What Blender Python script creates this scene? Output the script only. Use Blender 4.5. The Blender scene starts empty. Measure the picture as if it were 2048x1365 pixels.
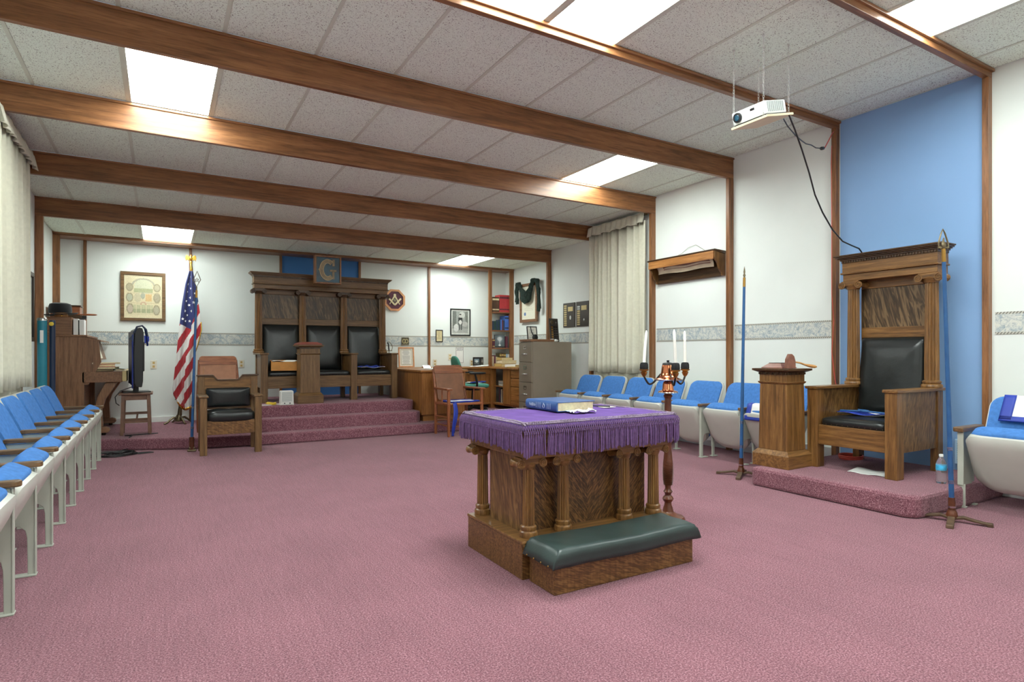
import bpy, math, random
import numpy as np
from mathutils import Matrix, Vector
random.seed(7)
PI = math.pi
scene = bpy.context.scene
C = scene.collection

# ------------------------------------------------------------------ camera
cam_d = bpy.data.cameras.new('camera')
cam = bpy.data.objects.new('camera', cam_d)
C.objects.link(cam)
F_PX = 1191.0
cam_d.sensor_fit = 'HORIZONTAL'
cam_d.sensor_width = 36.0
cam_d.lens = 36.0 * F_PX / 2048.0
cam_d.shift_y = (705.5 - 682.5) / 2048.0
cam_d.clip_start = 0.05
cam.location = (0, 0, 1.10)
cam.rotation_euler = (PI / 2, 0, -math.atan2(700, 1191))
scene.camera = cam

# ------------------------------------------------------------------ world, exposure
world = bpy.data.worlds.new('world')
scene.world = world
world.use_nodes = True
world.node_tree.nodes['Background'].inputs[0].default_value = (0.8, 0.85, 0.9, 1)
world.node_tree.nodes['Background'].inputs[1].default_value = 0.3
scene.view_settings.view_transform = 'Standard'
scene.view_settings.look = 'None'
scene.view_settings.gamma = 1.0
scene.view_settings.use_curve_mapping = False
scene.view_settings.exposure = 0.0
LAMP = 24.5           # radiance of the fluorescent diffusers

# ------------------------------------------------------------------ colour + materials
def lin(c):
    c = c / 255.0
    return c / 12.92 if c <= 0.04045 else ((c + 0.055) / 1.055) ** 2.4
def rgb(r, g, b):
    return (lin(r), lin(g), lin(b), 1.0)
M = {}
def new_mat(name):
    m = bpy.data.materials.new(name)
    m.use_nodes = True
    nt = m.node_tree
    b = nt.nodes['Principled BSDF']
    M[name] = m
    return m, nt, b
def coords(nt, scale=(1, 1, 1), rot=(0, 0, 0), rnd=True):
    tc = nt.nodes.new('ShaderNodeTexCoord')
    mp = nt.nodes.new('ShaderNodeMapping')
    mp.inputs['Scale'].default_value = scale
    mp.inputs['Rotation'].default_value = rot
    if rnd:
        oi = nt.nodes.new('ShaderNodeObjectInfo')
        mu = nt.nodes.new('ShaderNodeMath'); mu.operation = 'MULTIPLY'
        mu.inputs[1].default_value = 37.0
        nt.links.new(oi.outputs['Random'], mu.inputs[0])
        ad = nt.nodes.new('ShaderNodeVectorMath'); ad.operation = 'ADD'
        nt.links.new(tc.outputs['Object'], ad.inputs[0])
        nt.links.new(mu.outputs[0], ad.inputs[1])
        nt.links.new(ad.outputs[0], mp.inputs['Vector'])
    else:
        nt.links.new(tc.outputs['Object'], mp.inputs['Vector'])
    return mp.outputs['Vector']
def noise(nt, vec, scale, detail=4, rough=0.5, dist=0.0):
    n = nt.nodes.new('ShaderNodeTexNoise')
    n.inputs['Scale'].default_value = scale
    n.inputs['Detail'].default_value = detail
    n.inputs['Roughness'].default_value = rough
    n.inputs['Distortion'].default_value = dist
    nt.links.new(vec, n.inputs['Vector'])
    return n.outputs['Fac']
def ramp(nt, fac, stops):
    r = nt.nodes.new('ShaderNodeValToRGB')
    els = r.color_ramp.elements
    while len(els) < len(stops):
        els.new(0.5)
    for e, (p, c) in zip(els, stops):
        e.position = p
        e.color = c
    nt.links.new(fac, r.inputs['Fac'])
    return r.outputs['Color']
def mixc(nt, a, b, fac, mode='MIX'):
    m = nt.nodes.new('ShaderNodeMix'); m.data_type = 'RGBA'; m.blend_type = mode
    for s, v in ((m.inputs['A'], a), (m.inputs['B'], b)):
        if isinstance(v, tuple): s.default_value = v
        else: nt.links.new(v, s)
    f = m.inputs['Factor']
    if isinstance(fac, (int, float)): f.default_value = fac
    else: nt.links.new(fac, f)
    return m.outputs['Result']
def bump(nt, b, h, strength=0.2, dist=0.01):
    bp = nt.nodes.new('ShaderNodeBump')
    bp.inputs['Strength'].default_value = strength
    bp.inputs['Distance'].default_value = dist
    nt.links.new(h, bp.inputs['Height'])
    nt.links.new(bp.outputs['Normal'], b.inputs['Normal'])
def plain(name, col, rough=0.5, metal=0.0, var=0.06, vscale=8.0, bmp=0.0, bscale=60.0, spec=0.5, sheen=0.0):
    m, nt, b = new_mat(name)
    v = coords(nt)
    f = noise(nt, v, vscale)
    dark = tuple(x * (1 - var * 2) for x in col[:3]) + (1,)
    lite = tuple(min(1, x * (1 + var * 2)) for x in col[:3]) + (1,)
    nt.links.new(ramp(nt, f, [(0.3, dark), (0.7, lite)]), b.inputs['Base Color'])
    b.inputs['Roughness'].default_value = rough
    b.inputs['Metallic'].default_value = metal
    b.inputs['Specular IOR Level'].default_value = spec
    if sheen:
        b.inputs['Sheen Weight'].default_value = sheen
    if bmp:
        bump(nt, b, noise(nt, v, bscale, 3), bmp, 0.004)
    return m
def wood(name, dark, mid, light, axis='Z', rough=0.38, across=38.0, along=2.2, coat=0.0):
    m, nt, b = new_mat(name)
    sc = [across, across, across]
    sc['XYZ'.index(axis)] = along
    v = coords(nt, tuple(sc))
    f = noise(nt, v, 1.0, 6, 0.62, 0.6)
    base = ramp(nt, f, [(0.30, dark), (0.5, mid), (0.72, light)])
    sc2 = [s * 5 for s in sc]
    v2 = coords(nt, tuple(sc2))
    f2 = noise(nt, v2, 1.0, 3, 0.6, 0.0)
    pores = ramp(nt, f2, [(0.36, (0.55, 0.5, 0.45, 1)), (0.5, (1, 1, 1, 1))])
    nt.links.new(mixc(nt, base, pores, 0.6, 'MULTIPLY'), b.inputs['Base Color'])
    b.inputs['Roughness'].default_value = rough
    b.inputs['Coat Weight'].default_value = coat
    b.inputs['Coat Roughness'].default_value = 0.2
    bump(nt, b, f2, 0.06, 0.002)
    return m
def tiger(name, dark, mid, light, ang=0.6, scale=26.0, rough=0.36, plane='XZ', dist=5.0):
    # quarter-sawn oak: slanting ray flecks over a fine vertical grain
    m, nt, b = new_mat(name)
    rot = (0, ang, 0) if plane == 'XZ' else (ang, 0, 0)
    v = coords(nt, (1, 1, 1), rot)
    mp = nt.nodes.new('ShaderNodeMapping')
    mp.inputs['Scale'].default_value = (scale, scale, scale / 7.0)
    nt.links.new(v, mp.inputs['Vector'])
    f = noise(nt, mp.outputs['Vector'], 1.0, 2, 0.45, dist)
    base = ramp(nt, f, [(0.36, dark), (0.5, mid), (0.60, light)])
    v2 = coords(nt, (90, 90, 6))
    f2 = noise(nt, v2, 1.0, 4)
    g = ramp(nt, f2, [(0.35, (0.62, 0.58, 0.54, 1)), (0.6, (1, 1, 1, 1))])
    nt.links.new(mixc(nt, base, g, 0.7, 'MULTIPLY'), b.inputs['Base Color'])
    b.inputs['Roughness'].default_value = rough
    return m

WALN = (rgb(100, 64, 36), rgb(138, 92, 56), rgb(166, 114, 72))
for ax in 'XYZ':
    wood('beam' + ax, *WALN, axis=ax, rough=0.36, across=22, along=1.4)
OAKC = (rgb(84, 56, 26), rgb(122, 85, 45), rgb(152, 112, 64))
for ax in 'XYZ':
    wood('oak' + ax, *OAKC, axis=ax, rough=0.34, across=46, along=2.5)
DKC = (rgb(48, 32, 18), rgb(76, 52, 29), rgb(100, 72, 42))
for ax in 'XYZ':
    wood('dark_oak' + ax, *DKC, axis=ax, rough=0.34, across=46, along=2.5)
TRC = (rgb(84, 60, 34), rgb(112, 82, 48), rgb(136, 104, 66))
for ax in 'XYZ':
    wood('grey_oak' + ax, *TRC, axis=ax, rough=0.40, across=46, along=2.5)
PNC = (rgb(104, 70, 46), rgb(134, 95, 66), rgb(154, 113, 82))
for ax in 'XYZ':
    wood('piano' + ax, *PNC, axis=ax, rough=0.42, across=60, along=3)
DSK = (rgb(124, 80, 38), rgb(162, 108, 56), rgb(186, 132, 76))
for ax in 'XYZ':
    wood('desk' + ax, *DSK, axis=ax, rough=0.42, across=30, along=1.8)
CHR = (rgb(104, 54, 28), rgb(146, 84, 48), rgb(170, 106, 66))
for ax in 'XYZ':
    wood('cherry' + ax, *CHR, axis=ax, rough=0.36, across=40, along=3)
for ax in 'XY':
    wood('arm' + ax, rgb(70, 50, 32), rgb(112, 84, 54), rgb(140, 108, 72), axis=ax, rough=0.34, across=60, along=4)
tiger('tiger', rgb(60, 38, 20), rgb(84, 55, 30), rgb(124, 88, 50), 0.65, 135, dist=1.1)
tiger('tiger_mirror', rgb(60, 38, 20), rgb(84, 55, 30), rgb(124, 88, 50), -0.65, 135, dist=1.1)
tiger('tiger_wavy', rgb(88, 59, 32), rgb(110, 76, 42), rgb(134, 98, 57), 1.25, 120, dist=1.0)
tiger('tiger_back', rgb(62, 46, 28), rgb(82, 62, 40), rgb(120, 96, 66), 0.25, 34, dist=1.6)
tiger('tiger_side', rgb(86, 58, 30), rgb(110, 77, 43), rgb(138, 104, 62), 0.25, 70, plane='YZ', dist=0.9)

plain('white_wall', rgb(232, 237, 232), 0.75, var=0.01, vscale=2, bmp=0.03, bscale=90)
plain('blue_wall', rgb(136, 172, 216), 0.7, var=0.01, vscale=2)
plain('deep_blue_wall', rgb(72, 128, 196), 0.7, var=0.01, vscale=2)
plain('grid_bar', rgb(208, 214, 198), 0.5, var=0.02)
plain('black_leather', rgb(28, 31, 31), 0.30, var=0.12, vscale=6, bmp=0.45, bscale=16)
plain('green_leather', rgb(44, 58, 56), 0.36, var=0.10, vscale=5, bmp=0.12, bscale=140)
plain('seat_blue', rgb(74, 124, 190), 0.9, var=0.06, vscale=40, bmp=0.25, bscale=500, spec=0.2)
plain('seat_grey', rgb(196, 197, 188), 0.32, var=0.015)
plain('standard_grey', rgb(176, 180, 168), 0.4, var=0.03)
plain('velvet', rgb(94, 67, 130), 0.85, var=0.10, vscale=9, bmp=0.1, bscale=200, spec=0.15)
plain('fringe', rgb(104, 74, 120), 0.7, var=0.12, vscale=60)
plain('braid', rgb(124, 108, 126), 0.7, var=0.25, vscale=160)
plain('curtain', rgb(216, 213, 194), 0.85, var=0.025, vscale=30, bmp=0.1, bscale=400)
plain('cabinet_grey', rgb(136, 124, 108), 0.45, var=0.015)
plain('chrome', rgb(190, 190, 188), 0.22, 1.0, var=0.03)
plain('black_plastic', rgb(22, 23, 25), 0.4, var=0.1)
plain('black_matte', rgb(18, 18, 19), 0.8, var=0.1)
plain('dark_iron', rgb(42, 36, 30), 0.45, 0.6, var=0.15)
plain('brass', rgb(176, 134, 70), 0.3, 1.0, var=0.06)
plain('gold', rgb(226, 176, 78), 0.25, 1.0, var=0.05)
plain('old_brass', rgb(120, 108, 84), 0.4, 0.8, var=0.12, vscale=30)
plain('copper', rgb(214, 132, 92), 0.18, 1.0, var=0.05)
plain('candle_wax', rgb(238, 236, 226), 0.45, var=0.01)
plain('white_paint', rgb(226, 228, 224), 0.4, var=0.01)
plain('white_paper', rgb(238, 238, 234), 0.7, var=0.01)
plain('cream_paper', rgb(232, 226, 206), 0.7, var=0.02)
plain('page_edge', rgb(222, 206, 164), 0.8, var=0.06, vscale=60)
plain('rod_blue', rgb(42, 90, 142), 0.4, var=0.06, vscale=20)
plain('brown_iron', rgb(92, 72, 54), 0.5, 0.3, var=0.12, vscale=30)
plain('turned_wood', rgb(96, 54, 34), 0.28, var=0.15, vscale=20)
plain('book_blue', rgb(50, 84, 138), 0.28, var=0.05)
plain('book_red', rgb(196, 62, 66), 0.55, var=0.05)
plain('book_brown', rgb(92, 66, 48), 0.55, var=0.1)
plain('book_navy', rgb(34, 54, 84), 0.55, var=0.1)
plain('book_green', rgb(34, 66, 62), 0.55, var=0.1)
plain('book_mid_blue', rgb(70, 112, 196), 0.55, var=0.06)
plain('book_pink', rgb(190, 120, 112), 0.55, var=0.06)
plain('book_tan', rgb(198, 166, 100), 0.6, var=0.06)
plain('book_cream', rgb(222, 206, 176), 0.6, var=0.06)
plain('book_olive', rgb(96, 84, 40), 0.6, var=0.1)
plain('book_yellow', rgb(214, 210, 90), 0.6, var=0.06)
plain('book_plum', rgb(96, 44, 60), 0.6, var=0.06)
plain('ribbon_blue', rgb(34, 58, 160), 0.5, var=0.06)
plain('teal_fabric', rgb(72, 140, 122), 0.85, var=0.06, vscale=30, bmp=0.2, bscale=400)
plain('teal_tube', rgb(36, 128, 148), 0.35, var=0.05)
plain('navy_tube', rgb(26, 42, 70), 0.4, var=0.05)
plain('yellow', rgb(230, 196, 60), 0.5, var=0.04)
plain('heater_white', rgb(222, 224, 218), 0.4, var=0.01)
plain('heater_grille', rgb(176, 184, 182), 0.5, var=0.02)
plain('red_cord', rgb(206, 84, 72), 0.5, var=0.05)
plain('maroon_board', rgb(84, 30, 48), 0.4, var=0.08)
plain('pale_wood', rgb(214, 152, 104), 0.42, var=0.08, vscale=14)
plain('inlay', rgb(228, 212, 168), 0.45, var=0.03)
plain('felt_black', rgb(20, 21, 24), 0.95, var=0.1, sheen=0.2)
plain('dark_teal_glass', rgb(30, 72, 92), 0.25, var=0.25, vscale=5)
plain('garland', rgb(30, 48, 40), 0.8, var=0.3, vscale=40)
plain('projector_white', rgb(228, 230, 228), 0.4, var=0.01)
plain('raw_pine', rgb(228, 212, 176), 0.6, var=0.03)
plain('outlet', rgb(228, 222, 204), 0.4, var=0.01)
plain('bronze_plate', rgb(196, 176, 128), 0.35, 0.5, var=0.05)
plain('dark_plaque', rgb(58, 50, 44), 0.4, var=0.1)
plain('amber_box', rgb(206, 142, 60), 0.4, var=0.08, vscale=12)
plain('red_leather', rgb(136, 70, 58), 0.5, var=0.08)
plain('gavel_wood', rgb(128, 82, 66), 0.35, var=0.1, vscale=20)
plain('handle_wood', rgb(178, 128, 70), 0.35, var=0.08, vscale=20)
plain('stool_wood', rgb(116, 84, 66), 0.42, var=0.1, vscale=16)
plain('vent_blue', rgb(176, 206, 232), 0.45, var=0.01)
plain('chain_steel', rgb(206, 206, 202), 0.4, 0.3, var=0.04)
plain('letter_tan', rgb(152, 138, 106), 0.5, var=0.12, vscale=30)
plain('silver_print', rgb(186, 198, 214), 0.5, var=0.03)
plain('dark_gap', rgb(30, 28, 26), 0.8, var=0.1)
plain('smoke_hat_band', rgb(160, 110, 60), 0.5, var=0.1)
plain('water_label', rgb(64, 170, 214), 0.4, var=0.2, vscale=30)
plain('pressed_brown', rgb(128, 84, 58), 0.36, var=0.07, vscale=14)
plain('leather_brown', rgb(160, 104, 68), 0.4, var=0.06, vscale=14)

# pressed plastic for the water bottle
m, nt, b = new_mat('clear_plastic')
b.inputs['Base Color'].default_value = (0.95, 0.97, 1, 1)
b.inputs['Transmission Weight'].default_value = 0.92
b.inputs['Roughness'].default_value = 0.06
b.inputs['IOR'].default_value = 1.2
# glossy picture glass is left to the roughness of the prints
m, nt, b = new_mat('print')
a = nt.nodes.new('ShaderNodeAttribute'); a.attribute_name = 'Col'
nt.links.new(a.outputs['Color'], b.inputs['Base Color'])
b.inputs['Roughness'].default_value = 0.45
m, nt, b = new_mat('flag_cloth')
a = nt.nodes.new('ShaderNodeAttribute'); a.attribute_name = 'Col'
nt.links.new(a.outputs['Color'], b.inputs['Base Color'])
b.inputs['Roughness'].default_value = 0.6
b.inputs['Sheen Weight'].default_value = 0.2
# lamp diffuser
m, nt, b = new_mat('diffuser')
b.inputs['Base Color'].default_value = (0.9, 0.9, 0.9, 1)
b.inputs['Emission Color'].default_value = (0.91, 1.0, 0.965, 1)
b.inputs['Emission Strength'].default_value = LAMP
m2 = m.copy(); m2.name = 'diffuser_dim'; M['diffuser_dim'] = m2
m2.node_tree.nodes['Principled BSDF'].inputs['Emission Strength'].default_value = LAMP * 0.68  # far panels emit less so the far wall does not blow out
# carpet
m, nt, b = new_mat('carpet')
v = coords(nt, (1, 1, 1), rnd=False)
f1 = noise(nt, v, 150, 3, 0.75)
f2 = noise(nt, v, 2.2, 3, 0.5)
v3 = coords(nt, (60, 3, 3), (0, 0, 0.12), rnd=False)
f3 = noise(nt, v3, 1.0, 3, 0.6)
c1 = ramp(nt, f1, [(0.36, rgb(94, 54, 66)), (0.52, rgb(148, 96, 108)), (0.68, rgb(198, 154, 162))])
c2 = ramp(nt, f2, [(0.3, (0.86, 0.86, 0.86, 1)), (0.7, (1.0, 1.0, 1.0, 1))])
c3 = ramp(nt, f3, [(0.3, (0.88, 0.88, 0.88, 1)), (0.65, (1.04, 1.04, 1.04, 1))])
nt.links.new(mixc(nt, mixc(nt, c1, c2, 1.0, 'MULTIPLY'), c3, 1.0, 'MULTIPLY'), b.inputs['Base Color'])
b.inputs['Roughness'].default_value = 0.95
b.inputs['Specular IOR Level'].default_value = 0.1
b.inputs['Sheen Weight'].default_value = 0.15
bump(nt, b, f1, 0.6, 0.01)
# acoustic tile
m, nt, b = new_mat('acoustic_tile')
v = coords(nt, (1, 1, 1))
n1 = noise(nt, v, 125, 2, 0.5, 0.8)
n2 = noise(nt, v, 30, 3, 0.6)
pits = ramp(nt, n1, [(0.345, rgb(128, 124, 112)), (0.40, rgb(239, 250, 236))])
tone = ramp(nt, n2, [(0.3, (0.94, 0.94, 0.94, 1)), (0.7, (1, 1, 1, 1))])
nt.links.new(mixc(nt, pits, tone, 1.0, 'MULTIPLY'), b.inputs['Base Color'])
b.inputs['Roughness'].default_value = 0.9
bump(nt, b, n1, 0.3, 0.004)
# wallpaper border: two rope edges and grey-blue scrollwork between (object X along, Z up)
def border_mat(name, along, z0, z1):
    m, nt, b = new_mat(name)
    v = coords(nt, (1, 1, 1), rnd=False)
    sx = nt.nodes.new('ShaderNodeSeparateXYZ'); nt.links.new(v, sx.inputs[0])
    def math_(op, a, bb):
        n = nt.nodes.new('ShaderNodeMath'); n.operation = op
        for i, val in enumerate((a, bb)):
            if val is None: continue
            if isinstance(val, (int, float)): n.inputs[i].default_value = val
            else: nt.links.new(val, n.inputs[i])
        return n.outputs[0]
    t = math_('DIVIDE', math_('SUBTRACT', sx.outputs['Z'], z0), z1 - z0)   # 0..1
    al = sx.outputs[along]
    e = math_('ABSOLUTE', math_('SUBTRACT', t, 0.5), None)                 # .5 at edges
    edge = math_('GREATER_THAN', e, 0.40)
    rope = math_('SINE', math_('ADD', math_('MULTIPLY', al, 300.0), math_('MULTIPLY', t, 40.0)), None)
    ropec = ramp(nt, math_('ADD', math_('MULTIPLY', rope, 0.5), 0.5), [(0.2, rgb(122, 120, 110)), (0.8, rgb(200, 198, 186))])
    big = noise(nt, v, 9.0, 2, 0.5, 2.0)
    fine = noise(nt, v, 17.0, 3, 0.6, 4.5)
    leaf = ramp(nt, fine, [(0.38, rgb(122, 140, 152)), (0.47, rgb(178, 188, 190)), (0.58, rgb(216, 216, 204))])
    tone2 = ramp(nt, big, [(0.38, rgb(150, 166, 176)), (0.56, rgb(218, 217, 206))])
    mid = mixc(nt, leaf, tone2, 0.5)
    nt.links.new(mixc(nt, mid, ropec, edge), b.inputs['Base Color'])
    b.inputs['Roughness'].default_value = 0.7
border_mat('border_right', 'Y', 1.24, 1.412)
border_mat('border_back', 'X', 1.205, 1.385)

# ------------------------------------------------------------------ mesh helpers
class MB:
    def __init__(self):
        self.v = []; self.f = []
    def box(self, x0, x1, y0, y1, z0, z1):
        n = len(self.v)
        self.v += [(x0, y0, z0), (x1, y0, z0), (x1, y1, z0), (x0, y1, z0), (x0, y0, z1), (x1, y0, z1), (x1, y1, z1), (x0, y1, z1)]
        self.f += [tuple(n + i for i in q) for q in ((0, 3, 2, 1), (4, 5, 6, 7), (0, 1, 5, 4), (1, 2, 6, 5), (2, 3, 7, 6), (3, 0, 4, 7))]
        return self
    def prism(self, pts, axis, a0, a1):
        # pts: polygon in the other two axes; axis x -> (y,z), y -> (x,z), z -> (x,y)
        n = len(self.v); k = len(pts)
        def mk(p, a):
            return {'x': (a, p[0], p[1]), 'y': (p[0], a, p[1]), 'z': (p[0], p[1], a)}[axis]
        self.v += [mk(p, a0) for p in pts] + [mk(p, a1) for p in pts]
        self.f.append(tuple(n + i for i in range(k))[::-1])
        self.f.append(tuple(n + k + i for i in range(k)))
        for i in range(k):
            j = (i + 1) % k
            self.f.append((n + i, n + j, n + k + j, n + k + i))
        return self
    def frustum(self, cx, cy, z0, a0, b0, z1, a1, b1):
        n = len(self.v)
        for z, a, bb in ((z0, a0, b0), (z1, a1, b1)):
            self.v += [(cx - a, cy - bb, z), (cx + a, cy - bb, z), (cx + a, cy + bb, z), (cx - a, cy + bb, z)]
        self.f += [tuple(n + i for i in q) for q in ((0, 3, 2, 1), (4, 5, 6, 7), (0, 1, 5, 4), (1, 2, 6, 5), (2, 3, 7, 6), (3, 0, 4, 7))]
        return self
    def lathe(self, prof, c=(0, 0, 0), n=24, flute=0, fd=0.0):
        s = len(self.v)
        for r, z in prof:
            for i in range(n):
                a = 2 * PI * i / n
                rr = r
                if flute:
                    rr = r * (1 - fd * abs(math.sin(a * flute / 2)))
                self.v.append((c[0] + rr * math.cos(a), c[1] + rr * math.sin(a), c[2] + z))
        for k in range(len(prof) - 1):
            for i in range(n):
                j = (i + 1) % n
                self.f.append((s + k * n + i, s + k * n + j, s + (k + 1) * n + j, s + (k + 1) * n + i))
        self.f.append(tuple(s + i for i in range(n))[::-1])
        e = s + (len(prof) - 1) * n
        self.f.append(tuple(e + i for i in range(n)))
        return self
    def tube(self, pts, r, n=8, closed=False):
        pts = [Vector(p) for p in pts]
        k = len(pts); s = len(self.v)
        rs = r if isinstance(r, (list, tuple)) else [r] * k
        ref = None
        for i, p in enumerate(pts):
            if closed: d = pts[(i + 1) % k] - pts[i - 1]
            else: d = pts[min(i + 1, k - 1)] - pts[max(i - 1, 0)]
            if d.length < 1e-9: d = Vector((0, 0, 1))
            d.normalize()
            if ref is None:
                ref = Vector((0, 0, 1)) if abs(d.z) < 0.9 else Vector((1, 0, 0))
            u = ref - d * ref.dot(d)
            if u.length < 1e-5:
                u = Vector((1, 0, 0)) - d * d.x
            u.normalize(); ref = u
            w = d.cross(u)
            for j in range(n):
                a = 2 * PI * j / n
                self.v.append(tuple(p + (u * math.cos(a) + w * math.sin(a)) * rs[i]))
        for i in range(k if closed else k - 1):
            i2 = (i + 1) % k
            for j in range(n):
                j2 = (j + 1) % n
                self.f.append((s + i * n + j, s + i * n + j2, s + i2 * n + j2, s + i2 * n + j))
        if not closed:
            self.f.append(tuple(s + j for j in range(n))[::-1])
            self.f.append(tuple(s + (k - 1) * n + j for j in range(n)))
        return self
    def bar(self, p, q, a, b):
        # rectangular bar of section a x b from p to q
        p = Vector(p); q = Vector(q); d = (q - p).normalized()
        ref = Vector((0, 0, 1)) if abs(d.z) < 0.95 else Vector((0, 1, 0))
        u = d.cross(ref).normalized(); w = u.cross(d)
        n = len(self.v)
        for o in (p, q):
            for su, sw in ((-1, -1), (1, -1), (1, 1), (-1, 1)):
                self.v.append(tuple(o + u * su * a / 2 + w * sw * b / 2))
        self.f += [tuple(n + i for i in t) for t in ((0, 3, 2, 1), (4, 5, 6, 7), (0, 1, 5, 4), (1, 2, 6, 5), (2, 3, 7, 6), (3, 0, 4, 7))]
        return self
    def puff(self, c, a, b, h, e1=0.35, e2=0.3, nu=36, nv=16, wr=0.0):
        # superellipsoid cushion
        s = len(self.v)
        def sp(x, e): return math.copysign(abs(x) ** e, x)
        for i in range(nv + 1):
            ph = -PI / 2 + PI * i / nv
            for j in range(nu):
                th = 2 * PI * j / nu
                x = a * sp(math.cos(ph), e1) * sp(math.cos(th), e2)
                y = b * sp(math.cos(ph), e1) * sp(math.sin(th), e2)
                z = h * sp(math.sin(ph), e1)
                if wr:
                    z += wr * math.sin(x * 31 + y * 17) * math.cos(y * 23 - x * 9)
                self.v.append((c[0] + x, c[1] + y, c[2] + z))
        for i in range(nv):
            for j in range(nu):
                j2 = (j + 1) % nu
                self.f.append((s + i * nu + j, s + i * nu + j2, s + (i + 1) * nu + j2, s + (i + 1) * nu + j))
        return self
    def panel(self, O, U, V, T, w, h, rt, rb, t0, t1, bulge=0.0, n=6, curve=0.0):
        # rounded slab: outline in U (centred) and V (0..h), thickness t0..t1 along T, puffed on the t1 side
        O = Vector(O); U = Vector(U); V = Vector(V); T = Vector(T)
        pts = []
        for cx, cy, r, a0 in ((w / 2 - rb, rb, rb, -PI / 2), (w / 2 - rt, h - rt, rt, 0), (-w / 2 + rt, h - rt, rt, PI / 2), (-w / 2 + rb, rb, rb, PI)):
            for i in range(n + 1):
                a = a0 + PI / 2 * i / n
                pts.append((cx + r * math.cos(a), cy + r * math.sin(a)))
        s = len(self.v); k = len(pts)
        sg = 1 if t1 > t0 else -1
        rings = [(0, t0)] + ([(0, t1), (0.10, t1 + sg * bulge * 0.6), (0.3, t1 + sg * bulge * 0.9), (0.6, t1 + sg * bulge)] if bulge else [(0, t1)])
        for ins, t in rings:
            for x, y in pts:
                xx = x * (1 - ins); yy = h / 2 + (y - h / 2) * (1 - ins)
                tt = t + curve * ((2 * xx / w) ** 2)
                self.v.append(tuple(O + U * xx + V * yy + T * tt))
        for q in range(len(rings) - 1):
            for i in range(k):
                j = (i + 1) % k
                self.f.append((s + q * k + i, s + q * k + j, s + (q + 1) * k + j, s + (q + 1) * k + i))
        self.f.append(tuple(s + i for i in range(k))[::-1])
        self.f.append(tuple(s + (len(rings) - 1) * k + i for i in range(k)))
        return self
    def grid(self, fn, nu, nv):
        s = len(self.v)
        for j in range(nv + 1):
            for i in range(nu + 1):
                self.v.append(tuple(fn(i / nu, j / nv)))
        for j in range(nv):
            for i in range(nu):
                a = s + j * (nu + 1) + i
                self.f.append((a, a + 1, a + nu + 2, a + nu + 1))
        return self
    def xf(self, mat, start=0):
        for i in range(start, len(self.v)):
            self.v[i] = tuple(mat @ Vector(self.v[i]))
        return self
    def build(self, name, mat, parent=None, smooth=None, bevel=0.0, solid=0.0):
        me = bpy.data.meshes.new(name)
        me.from_pydata(self.v, [], self.f)
        import bmesh
        bm = bmesh.new(); bm.from_mesh(me)
        bmesh.ops.recalc_face_normals(bm, faces=bm.faces)
        bm.to_mesh(me); bm.free()
        me.materials.append(M[mat])
        if smooth is not None:
            me.polygons.foreach_set('use_smooth', [True] * len(me.polygons))
            me.set_sharp_from_angle(angle=math.radians(smooth))
        o = bpy.data.objects.new(name, me)
        C.objects.link(o)
        if parent: o.parent = parent
        if bevel:
            md = o.modifiers.new('bevel', 'BEVEL'); md.width = bevel; md.segments = 2
            md.limit_method = 'ANGLE'; md.angle_limit = math.radians(40)
        if solid:
            md = o.modifiers.new('solid', 'SOLIDIFY'); md.thickness = solid; md.offset = 0
        return o
def tag(o, label=None, cat=None, group=None, kind=None):
    if label: o['label'] = label
    if cat: o['category'] = cat
    if group: o['group'] = group
    if kind: o['kind'] = kind
    return o
def thing(name, label, cat, loc=(0, 0, 0), rz=0.0, group=None):
    o = bpy.data.objects.new(name, None)
    o.empty_display_size = 0.1
    C.objects.link(o)
    o.location = loc; o.rotation_euler = (0, 0, rz)
    return tag(o, label, cat, group)
def struct(o, label=None):
    o['kind'] = 'structure'
    if label: o['label'] = label
    return o
def copy_tree(o, parent=None):
    c = o.copy(); C.objects.link(c)
    if parent is not None: c.parent = parent
    for ch in list(o.children):
        copy_tree(ch, c)
    return c
def box_obj(name, mat, dims, parent=None, bevel=0.0):
    return MB().box(*dims).build(name, mat, parent, bevel=bevel)
def print_obj(name, arr, O, U, V, parent=None, mat='print', thick=None):
    # flat print: arr[h, w, 3] in sRGB 0..255, row 0 at the top; O lower-left corner, U across, V up
    arr = np.asarray(arr, float)
    h, w = arr.shape[:2]
    O = np.array(O, float); U = np.array(U, float); V = np.array(V, float)
    gu, gv = np.meshgrid(np.linspace(0, 1, w + 1), np.linspace(0, 1, h + 1))
    P = O + gu[..., None] * U + gv[..., None] * V
    me = bpy.data.meshes.new(name)
    idx = np.arange((w + 1) * (h + 1)).reshape(h + 1, w + 1)
    F = np.stack([idx[:-1, :-1], idx[:-1, 1:], idx[1:, 1:], idx[1:, :-1]], -1).reshape(-1, 4)
    me.from_pydata(P.reshape(-1, 3).tolist(), [], F.tolist())
    col = arr[::-1].reshape(-1, 3) / 255.0
    col = np.where(col <= 0.04045, col / 12.92, ((col + 0.055) / 1.055) ** 2.4)
    col4 = np.concatenate([col, np.ones((len(col), 1))], 1)
    at = me.color_attributes.new('Col', 'FLOAT_COLOR', 'CORNER')
    at.data.foreach_set('color', np.repeat(col4, 4, 0).astype(np.float32).ravel())
    me.materials.append(M[mat])
    o = bpy.data.objects.new(name, me); C.objects.link(o)
    if parent: o.parent = parent
    return o
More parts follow.
